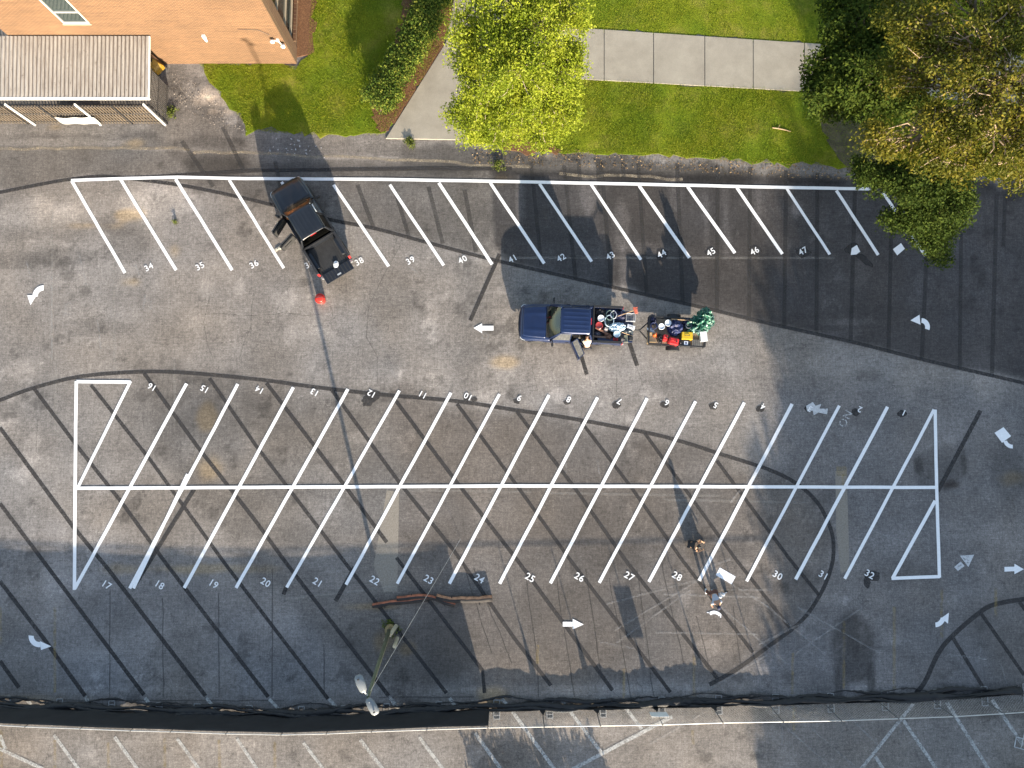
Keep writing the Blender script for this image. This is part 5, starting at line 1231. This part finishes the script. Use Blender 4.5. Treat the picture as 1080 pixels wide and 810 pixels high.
mb = MB(); mb.tube([(-TL / 2, .45, TZ - .05), (-TL / 2 - .45, 0, .46)], .035, 8); mb.tube([(-TL / 2, -.45, TZ - .05), (-TL / 2 - .45, 0, .462)], .035, 8); mb.tube([(-TL / 2 - .4, 0, .46), (-TL / 2 - .72, 0, .47)], .04, 8); mb.build('tongue', FRM, tr)
for s_ in (-1, 1):
    mb = MB(); mb.lathe([(.12, -.08), (.26, -.09), (.29, -.05), (.29, .05), (.26, .09), (.12, .08)], (-.1, s_ * (TW / 2 + .13), .29), 20, 'Y'); wh = mb.build('wheel', M['rubber'], tr, smooth=True)
    mb = MB(); mb.lathe([(.02, .05 * s_), (.1, .07 * s_), (.14, .06 * s_)], (-.1, s_ * (TW / 2 + .13), .29), 14, 'Y'); mb.build('rim', M['white_metal'], wh)
    mb = MB(); pr = []
    for i in range(11):
        a = math.pi * (i / 10); pr.append(Vector((-.1 + .36 * math.cos(a), s_ * (TW / 2 + .13), .30 + .34 * math.sin(a))))
    mb.loft([[p_ + Vector((0, y, z)) for y, z in ((-.11, 0), (.11, 0), (.11, .015), (-.11, .015))] for p_ in pr]); mb.build('fender', FRM, tr)
    mb = MB(); mb.box((TL / 2 + .01, s_ * (TW / 2 - .12), TZ - .02), (.03, .12, .06)); mb.build('tail_light', REDL, tr)
GT = 'gear on the trailer'; ZT = TZ + .02
bucket('white lidded bucket on the trailer, the one nearer the truck', P(696.3, 345.6, ZT), .155, .36, WPL, WPL, GT)
bucket('white lidded bucket on the trailer, touching the navy bag', P(703, 342, ZT), .16, .38, WPL, WPL, GT)
BLUE2 = col_m('blue_cloth', (0.009, 0.018, 0.075), .6, var=.35)
crumple('duffel_bag', 'large navy blue bag in the middle of the trailer', 'bag', P(711.5, 346.5, ZT), (.36, .40, .42), BLUE2, .3, 2.0, 15, group=GT)
crumple('duffel_bag', 'small dark blue bag by the north rail of the trailer', 'bag', P(724, 341, ZT), (.24, .24, .32), NAVY, .35, 3, 16, group=GT)
crumple('duffel_bag', 'crumpled blue cloth at the front corner of the trailer', 'bag', P(687.5, 337.5, ZT), (.18, .22, .26), NAVY, .5, 3, 17, group=GT)
for px, py, r_, lb, m_ in ((688, 345, .17, 'blue strap coiled at the front of the trailer', BLUE2), (724.5, 344.5, .15, 'dark hose coil beside the green tarp on the trailer', col_m('hose_dark', (.06, .07, .09), .5))):
    pts = [(r_ * math.cos(a * .31), r_ * math.sin(a * .31), .26 + a * .003) for a in range(62)]; mb = MB(); mb.tube(pts, .022, 6); tag(mb.build('hose_coil', m_, smooth=True, loc=P(px, py, ZT)), lb, 'hose', GT)
crumple('rag', 'white twisted rope at the front end of the trailer', 'rope', P(686.3, 348.3, ZT + .1), (.20, .07, .07), WPL, .5, 5, 19, rz=-.5, group=GT, sub=3)
mb = MB(); mb.box((0, 0, .22), (.44, .62, .03)); mb.box((0, 0, .11), (.4, .56, .19)); tag(mb.build('plywood', col_m('ply', (.40, .28, .15), .8, var=.2), loc=P(686.2, 357.6, ZT), bevel=.004, rz=R(-4)), 'tan plywood sheet at the front of the trailer', 'plywood', GT)
def cone(px, py, lb):
    t = thing('traffic_cone', lb, 'traffic cone', P(px, py, ZT + .2), 0, GT)
    mb = MB(); mb.lathe([(.11, .02), (.025, .34)], (0, 0, 0), 14); mb.build('cone_body', col_m('cone_orange', (.55, .10, .015), .5), t, smooth=True)
    mb = MB(); mb.box((0, 0, .01), (.28, .28, .02)); mb.build('cone_base', col_m('cone_orange_base', (.5, .09, .015), .5), t, bevel=.01)
cone(690, 353.8, 'small orange traffic cone on the trailer beside the plywood')
def jug(px, py, size, rz, lb, m_):
    t = thing('gas_can', lb, 'gas can', P(px, py, ZT), rz, GT)
    mb = MB(); a, b_, h = size
    mb.loft([[Vector((x * s_, y * s_, z)) for x, y in ((-a / 2, -b_ / 2 + .04), (-a / 2 + .04, -b_ / 2), (a / 2 - .04, -b_ / 2), (a / 2, -b_ / 2 + .04), (a / 2, b_ / 2 - .04), (a / 2 - .04, b_ / 2), (-a / 2 + .04, b_ / 2), (-a / 2, b_ / 2 - .04))] for s_, z in ((.94, 0), (1, .04), (1, h * .85), (.92, h * .95), (.72, h))]); mb.build('tank', m_, t)
    mb = MB(); mb.lathe([(.035, h - .01), (.035, h + .06), (.02, h + .07)], (a * .28, 0, 0), 12); mb.build('spout_cap', M['black_plastic'], t)
    mb = MB(); mb.tube([(-a * .3, 0, h * .97), (-a * .25, 0, h + .07), (a * .05, 0, h + .07), (a * .1, 0, h * .97)], .018, 6); mb.build('handle', m_, t)
jug(700.5, 357, (.24, .34, .34), R(-12), 'smaller red gas can on the trailer, left of the big red one', REDP)
jug(709, 361, (.52, .38, .40), R(-12), 'big red container on the trailer at its south rail', REDP)
box_thing('yellow_case', 'yellow plastic case on the trailer beside the big red container', 'case', 723, 355.2, ZT, (.58, .40, .36), col_m('yellow_plastic', (.42, .26, .01), .45, var=.1), R(-2), group=GT, lid=col_m('yellow_lid', (.50, .33, .015), .4, var=.1))
t = box_thing('black_case', 'black case with a white label on the trailer below the yellow case', 'case', 722, 363.2, ZT, (.50, .34, .30), M['black_plastic'], R(-4), group=GT)
mb = MB(); mb.box((0, .02, .312), (.20, .20, .012)); lbq = mb.build('label_plate', col_m('label_pale', (.45, .5, .58), .5), t); mb = MB(); mb.lathe([(.05, .32), (.05, .324), (.01, .324)], (0, .02, 0), 12); mb.build('label_mark', BLUE2, lbq)
crumple('duffel_bag', 'black bag between the two red cans and the plywood', 'bag', P(695.5, 357.5, ZT), (.15, .24, .26), col_m('black_cloth3', (.012, .012, .014), .7), .3, 3, 21, group=GT, sub=3)
crumple('duffel_bag', 'black bag behind the red container at the trailer rail', 'bag', P(716, 361.5, ZT), (.12, .22, .3), col_m('black_cloth4', (.012, .012, .02), .7), .3, 3, 22, group=GT, sub=3)
mb = MB(); mb.box((0, 0, .36), (.36, .54, .03), rot=Matrix.Rotation(R(6), 4, 'Z')); mb.box((0, 0, .18), (.3, .46, .32), rot=Matrix.Rotation(R(6), 4, 'Z')); tag(mb.build('white_board', col_m('board_white', (.55, .57, .58), .6, var=.06), loc=P(740.3, 356, ZT), bevel=.01), 'white board lying flat at the rear end of the trailer', 'board', GT)
crumple('tarp', 'green and white crumpled tarp heaped over the rear corner of the trailer', 'tarp', P(737, 342.5, ZT), (.62, .40, .55), None or (lambda: (lambda k: (k.color(k.ramp(k.noise(k.pos('object'), 4.5, 4, .6, 1.5), [(.42, (.012, .07, .045)), (.56, (.02, .13, .08)), (.62, (.40, .50, .45)), (.68, (.03, .12, .08))])), k.rough(.4), k.m)[2])(NT('green_tarp')))(), .55, 2.2, 23, rz=.45, group=GT, sub=5)
crumple('tarp', 'dark green end of the tarp bulging up at the far corner of the trailer', 'tarp', P(742, 334.5, ZT + .1), (.28, .36, .75), bpy.data.materials['green_tarp'], .45, 2.5, 24, rz=.2, group=GT, sub=5)
mb = MB(); mb.box((0, 0, .03), (.55, .42, .02))
for i in range(6): mb.box((-.25 + i * .1, 0, .05), (.03, .4, .02))
tag(mb.build('steel_ramp', col_m('ramp_grey', (.16, .155, .15), .6, .3), loc=P(735, 362.5, ZT), rz=R(-4)), 'grey ribbed metal ramp plate at the rear south corner of the trailer', 'ramp', GT)
mb = MB(); mb.tube([(-.5, .02, 0), (.5, -.02, 0)], .022, 8); tag(mb.build('shovel_handle', WOOD, loc=P(718, 337.2, ZT + .36), rz=R(-2)), 'pale wooden handle lying along the north rail of the trailer', 'handle', GT)

# ------------------------------------------------------------------ stencil board and marking tools
q = P(765.3, 607.3)
t = thing('stencil_board', 'white rectangular stencil board on the asphalt between numbers 28 and 30', 'stencil board', q, R(-30))
SB = col_m('stencil_white', (.72, .74, .78), .6, var=.06); mb = MB(); W_, D_ = .92, .44
mb.box((0, D_ / 2 - .05, .008), (W_, .1, .010)); mb.box((0, -D_ / 2 + .05, .008), (W_, .1, .010)); mb.box((-W_ / 2 + .07, 0, .008), (.14, D_ - .2, .010)); mb.box((W_ / 2 - .07, 0, .008), (.14, D_ - .2, .010)); mb.box((0, 0, .008), (W_ - .28, D_ - .2, .0095)); mb.build('sheet', SB, t)
me = glyphs('29', .2, -.004); me.materials.clear(); me.materials.append(col_m('stencil_grey', (.55, .56, .6), .7)); o = bpy.data.objects.new('cut_out_digits', me); o.location = (0, 0, .0142); col.objects.link(o); o.parent = t

# ------------------------------------------------------------------ people
SKIN = col_m('skin', (0.30, 0.165, 0.10), .55, var=.08)
def skinned(verts, edges, root, sub=2):
    me = bpy.data.meshes.new('s'); names = list(verts); ix = {n_: i for i, n_ in enumerate(names)}
    me.from_pydata([verts[n_][0] for n_ in names], [(ix[a], ix[b]) for a, b in edges], [])
    o = bpy.data.objects.new('s', me); col.objects.link(o)
    o.modifiers.new('sk', 'SKIN').use_smooth_shade = True
    for i, n_ in enumerate(names):
        r_ = verts[n_][1]; r_ = r_ if isinstance(r_, tuple) else (r_, r_)
        me.skin_vertices[0].data[i].radius = r_; me.skin_vertices[0].data[i].use_root = n_ in root
    sb = o.modifiers.new('ss', 'SUBSURF'); sb.levels = sub; sb.render_levels = sub
    dg = bpy.context.evaluated_depsgraph_get(); out = bpy.data.meshes.new_from_object(o.evaluated_get(dg))
    bpy.data.objects.remove(o); return out
def person(label, loc, rz, J, shirt, pants, hair, shoes, long_pants=True, cap=None, skin=SKIN, sleeve=1.0):
    t = thing('person', label, 'person', loc, rz)
    V = lambda n_: Vector(J[n_])
    vr = {'pelvis': (V('pelvis'), (.15, .12)), 'waist': (V('pelvis').lerp(V('chest'), .45), (.13, .10)), 'chest': (V('chest'), (.16, .115)), 'neck': (V('neck'), .055), 'skull': (V('head') + (V('neck') - V('head')) * .35, .062)}
    ed = [('pelvis', 'waist'), ('waist', 'chest'), ('chest', 'neck'), ('neck', 'skull')]
    for s_ in 'LR':
        vr['sh' + s_] = (V('shoulder' + s_), .066); vr['el' + s_] = (V('elbow' + s_), .045); vr['wr' + s_] = (V('wrist' + s_), .03)
        dv = (V('wrist' + s_) - V('elbow' + s_)).normalized(); vr['pa' + s_] = (V('wrist' + s_) + dv * .07, (.042, .022))
        vr['hi' + s_] = (V('hip' + s_), .095); vr['kn' + s_] = (V('knee' + s_), .06); vr['ca' + s_] = (V('knee' + s_).lerp(V('ankle' + s_), .3), .058); vr['an' + s_] = (V('ankle' + s_), .04); vr['to' + s_] = (V('toe' + s_), .035)
        ed += [('chest', 'sh' + s_), ('sh' + s_, 'el' + s_), ('el' + s_, 'wr' + s_), ('wr' + s_, 'pa' + s_), ('pelvis', 'hi' + s_), ('hi' + s_, 'kn' + s_), ('kn' + s_, 'ca' + s_), ('ca' + s_, 'an' + s_), ('an' + s_, 'to' + s_)]
    me = skinned(vr, ed, ['pelvis'])
    bm = bmesh.new(); bm.from_mesh(me)
    # fingers: five bent chains rooted in each palm
    for s_ in 'LR':
        wv, ev = V('wrist' + s_), V('elbow' + s_); dv = (wv - ev).normalized(); sd = dv.cross(Vector((0, 0, 1)));
        sd = sd.normalized() if sd.length > .1 else Vector((0, 1, 0)); up = sd.cross(dv)
        for i, (o_, ln) in enumerate(((-.03, .07), (-.01, .082), (.01, .076), (.03, .06))):
            b0 = wv + dv * .085 + sd * o_; fv = {0: (b0 - dv * .02, .0095), 1: (b0 + dv * ln * .5, .009), 2: (b0 + dv * ln * .85 - up * ln * .3, .008), 3: (b0 + dv * ln * .95 - up * ln * .6, .007)}
            fm = skinned(fv, [(0, 1), (1, 2), (2, 3)], [0], 1); bm.from_mesh(fm); bpy.data.meshes.remove(fm)
        b0 = wv + dv * .035 + sd * .03 * (1 if s_ == 'L' else -1); k_ = sd * (1 if s_ == 'L' else -1)
        fm = skinned({0: (b0 - k_ * .01, .012), 1: (b0 + dv * .025 + k_ * .028, .011), 2: (b0 + dv * .06 + k_ * .035 - up * .015, .009)}, [(0, 1), (1, 2)], [0], 1); bm.from_mesh(fm); bpy.data.meshes.remove(fm)
    # head with a face
    hd = V('head'); fw = Vector(J['face']).normalized(); sd = Vector((0, 0, 1)).cross(fw); sd = sd.normalized() if sd.length > .05 else Vector((0, 1, 0)); up = fw.cross(sd).normalized()
    rot = Matrix((fw, sd, up)).transposed().to_4x4(); mt = Matrix.Translation(hd) @ rot
    g = bmesh.ops.create_uvsphere(bm, u_segments=20, v_segments=14, radius=1.0)
    for v in g['verts']:
        x, y, z = v.co; jaw = 1 - .22 * max(0, -z)
        v.co = mt @ Vector((x * .098 * jaw + (.012 if z < -.2 else 0), y * .076 * jaw, z * .118))
    g = bmesh.ops.create_cone(bm, segments=8, radius1=.018, radius2=.007, depth=.05, cap_ends=True, matrix=mt @ Matrix.Translation((.102, 0, -.012)))
    for s_ in (-1, 1): bmesh.ops.create_uvsphere(bm, u_segments=8, v_segments=6, radius=.028, matrix=mt @ Matrix.Translation((-.005, s_ * .076, -.005)) @ Matrix.Diagonal((.8, .35, 1.1, 1)))
    n0 = len(bm.faces)
    for s_ in (-1, 1): bmesh.ops.create_uvsphere(bm, u_segments=8, v_segments=6, radius=.011, matrix=mt @ Matrix.Translation((.088, s_ * .031, .012)))
    bmesh.ops.create_cube(bm, size=1, matrix=mt @ Matrix.Translation((.094, 0, -.052)) @ Matrix.Diagonal((.012, .045, .01, 1)))
    bm.faces.ensure_lookup_table()
    for f in bm.faces[n0:]: f.material_index = 1
    bm.to_mesh(me); bm.free(); me.materials.clear(); me.materials.append(skin); me.materials.append(col_m('eye_dark', (.02, .015, .012), .4))
    me.polygons.foreach_set('use_smooth', [True] * len(me.polygons)); o = bpy.data.objects.new('body', me); col.objects.link(o); o.parent = t
    def cloth(name, keys, edges, grow, m_, rootk):
        vv = {}
        for k_ in keys:
            p_, r_ = vr[k_] if k_ in vr else keys_extra[k_]
            r_ = r_ if isinstance(r_, tuple) else (r_, r_); vv[k_] = (p_, (r_[0] + grow, r_[1] + grow))
        me2 = skinned(vv, edges, [rootk]); me2.materials.clear(); me2.materials.append(m_); me2.polygons.foreach_set('use_smooth', [True] * len(me2.polygons))
        o2 = bpy.data.objects.new(name, me2); col.objects.link(o2); o2.parent = t
    keys_extra = {}
    for s_ in 'LR':
        keys_extra['slv' + s_] = (V('shoulder' + s_).lerp(V('elbow' + s_), .7 * sleeve), .056); keys_extra['cuff' + s_] = (V('hip' + s_).lerp(V('knee' + s_), .85), .075); keys_extra['hem' + s_] = (V('knee' + s_).lerp(V('ankle' + s_), .92), .055)
    cloth('shirt', ['waist', 'chest', 'pelvis', 'shL', 'shR', 'slvL', 'slvR'], [('pelvis', 'waist'), ('waist', 'chest'), ('chest', 'shL'), ('chest', 'shR'), ('shL', 'slvL'), ('shR', 'slvR')], .016, shirt, 'chest')
    pk_, pe = ['pelvis', 'hiL', 'hiR'], [('pelvis', 'hiL'), ('pelvis', 'hiR')]
    for s_ in 'LR':
        if long_pants: pk_ += ['kn' + s_, 'hem' + s_]; pe += [('hi' + s_, 'kn' + s_), ('kn' + s_, 'hem' + s_)]
        else: pk_ += ['cuff' + s_]; pe += [('hi' + s_, 'cuff' + s_)]
    cloth('trousers' if long_pants else 'shorts', pk_, pe, .022, pants, 'pelvis')
    bm = bmesh.new(); bmesh.ops.create_uvsphere(bm, u_segments=18, v_segments=12, radius=1.0)
    for v in list(bm.verts):
        x, y, z = v.co; v.co = mt @ Vector((x * .107 - .008, y * .085, z * .124 + .006))
        if z < -.45 or (x > .35 and z < .35): bm.verts.remove(v)
    m2 = bpy.data.meshes.new('hair'); bm.to_mesh(m2); bm.free(); m2.materials.append(hair); o = bpy.data.objects.new('hair', m2); col.objects.link(o); o.parent = t
    if cap is not None:
        mb = MB(); rings = []
        for r_, z in ((1.0, .02), (1.0, .06), (.85, .10), (.5, .13), (.05, .14)): rings.append([mt @ Vector((.112 * r_ * math.cos(a) - .006, .092 * r_ * math.sin(a), z)) for a in [2 * math.pi * i / 18 for i in range(18)]])
        mb.loft(rings); pts = [mt @ Vector((.09 + .10 * math.sin(math.pi * i / 8) * 1.0, -.075 + .15 * i / 8, .025)) for i in range(9)]
        mb.loft([[p_ for p_ in pts], [p_ + up * .008 for p_ in pts]]); mb.build('cap', cap, t, smooth=True)
    for s_ in 'LR':
        a, b_ = V('ankle' + s_), V('toe' + s_); mb = MB(); dv = (b_ - a); dv.z = 0
        if dv.length < .05: dv = Vector((.2, 0, 0))
        dv.normalize(); sd2 = Vector((-dv.y, dv.x, 0)); zz = min(a.z, b_.z) - .035
        mb.loft([[Vector((a.x, a.y, zz)) + dv * f + sd2 * w_ * y + Vector((0, 0, h * z)) for y, z in ((-1, 0), (-1, .5), (-.6, 1), (.6, 1), (1, .5), (1, 0))] for f, w_, h in ((-.085, .03, .09), (-.05, .042, .11), (.05, .045, .09), (.14, .05, .065), (.19, .035, .045))]); mb.build('shoe', shoes, t, smooth=True)
    return t
GREYT = col_m('grey_shirt', (.30, .32, .36), .85, var=.15); BROWNT = col_m('brown_trousers', (.10, .045, .03), .9, var=.2); WSH = col_m('white_shoe', (.6, .6, .6), .7); BLK = col_m('black_shirt', (.014, .014, .016), .9); HAIRB = col_m('black_hair', (.012, .010, .009), .6); HAIRR = col_m('brown_hair', (.09, .045, .025), .6); WHT = col_m('white_shirt', (.30, .29, .28), .85, var=.1); NAVYT = col_m('navy_cap', (.012, .018, .05), .8)
Jb = dict(pelvis=(-.12, 0, .92), chest=(.20, 0, 1.17), neck=(.36, 0, 1.26), head=(.47, 0, 1.30), face=(.8, 0, -.6), shoulderL=(.25, .19, 1.17), shoulderR=(.25, -.19, 1.17), elbowL=(.36, .26, .92), elbowR=(.36, -.26, .92), wristL=(.52, .20, .74), wristR=(.52, -.18, .74), hipL=(-.12, .10, .86), hipR=(-.12, -.10, .86), kneeL=(.02, .14, .48), kneeR=(-.06, -.14, .47), ankleL=(-.04, .15, .09), ankleR=(-.16, -.15, .09), toeL=(.12, .17, .04), toeR=(0, -.17, .04))
person('person in grey shirt and dark cap bending over beside the white stencil board', P(748, 625), R(-78), Jb, GREYT, BROWNT, HAIRB, WSH, True, NAVYT)
Js = dict(pelvis=(-.20, 0, .22), chest=(-.06, 0, .64), neck=(0, 0, .82), head=(.05, 0, .94), face=(.85, .1, -.5), shoulderL=(-.04, .19, .70), shoulderR=(-.04, -.19, .70), elbowL=(.16, .30, .48), elbowR=(.18, -.30, .48), wristL=(.40, .22, .34), wristR=(.42, -.20, .30), hipL=(-.18, .10, .22), hipR=(-.18, -.10, .22), kneeL=(.24, .17, .47), kneeR=(.26, -.16, .46), ankleL=(.34, .18, .09), ankleR=(.12, -.17, .09), toeL=(.50, .2, .04), toeR=(.28, -.19, .04))
person('person with black hair crouching on the asphalt near stall 28, bare arms and legs', P(731, 574), R(-8), Js, BLK, BLK, HAIRB, col_m('dark_shoe', (.05, .04, .035), .8), False, None, col_m('skin_tan', (.40, .225, .125), .5, var=.08), .3)
Jd = dict(pelvis=(-.10, 0, .95), chest=(.14, 0, 1.28), neck=(.25, 0, 1.45), head=(.32, 0, 1.55), face=(.9, 0, -.4), shoulderL=(.16, .19, 1.33), shoulderR=(.16, -.19, 1.33), elbowL=(.34, .24, 1.12), elbowR=(.34, -.24, 1.12), wristL=(.55, .16, 1.06), wristR=(.55, -.16, 1.02), hipL=(-.10, .10, .90), hipR=(-.10, -.10, .90), kneeL=(-.04, .12, .48), kneeR=(-.04, -.12, .48), ankleL=(-.10, .13, .09), ankleR=(-.10, -.13, .09), toeL=(.07, .14, .04), toeR=(.07, -.14, .04))
person('person in white shirt leaning into the open rear door of the blue truck', P(617, 366.5), R(100), Jd, WHT, col_m('dark_trousers', (.02, .02, .025), .9), HAIRR, col_m('dark_shoe2', (.04, .035, .03), .8), True, None)
# paint sprayer, small stencils at the bending person's side
q = P(760.5, 626); t = thing('paint_sprayer', 'small wheeled paint sprayer with white cans beside the bending person', 'paint sprayer', q, R(25))
mb = MB(); mb.box((0, 0, .22), (.50, .05, .04)); mb.box((-.12, 0, .24), (.3, .26, .04)); mb.tube([(-.25, .12, .2), (-.42, .12, .85), (-.42, -.12, .85), (-.25, -.12, .2)], .014, 6); mb.build('frame', M['steel'], t)
mb = MB(); mb.lathe([(.06, .26), (.07, .28), (.07, .48), (.03, .52), (.015, .54)], (-.18, .0, 0), 14); mb.build('paint_can', WPL, t, smooth=True)
mb = MB(); mb.lathe([(.06, .26), (.07, .28), (.07, .44), (.03, .48)], (.02, .02, 0), 14); mb.build('paint_can', WPL, t, smooth=True)
for x, y in ((-.25, .16), (-.25, -.16), (.25, 0)):
    mb = MB(); mb.lathe([(.03, -.025), (.10, -.025), (.11, 0), (.10, .025), (.03, .025)], (x, y, .11), 14, 'Y'); mb.build('wheel', M['rubber'], t)
q = P(754, 647.5); t = thing('stencil_plate', 'white curved stencil plate on the asphalt below the bending person', 'stencil', q, R(-8))
mb = MB(); mb.loft([[Vector((r_ * math.cos(a), r_ * math.sin(a) - .3, z)) for r_, z in ((.30, .008), (.46, .008), (.46, .022), (.30, .022))] for a in [R(45 + 9 * i) for i in range(11)]]); mb.build('sheet', SB, t)
mb = MB(); mb.box((.30, -.06, .015), (.05, .16, .012)); mb.box((-.34, .02, .016), (.16, .04, .012)); mb.build('tab', SB, t)
# wooden stick on the lawn under the oak
q = P(824, 137); mb = MB(); pts = [Vector((-.5, .1, .05)), Vector((-.2, .05, .07)), Vector((.15, -.02, .06)), Vector((.5, -.12, .05))]; mb.tube(pts, [.03, .035, .03, .015], 7); mb.tube([pts[1], pts[1] + Vector((.1, .2, .05))], [.015, .008], 5); tag(mb.build('fallen_branch', WOOD, loc=q), 'bare pale fallen branch on the grass near the dark trees', 'branch')
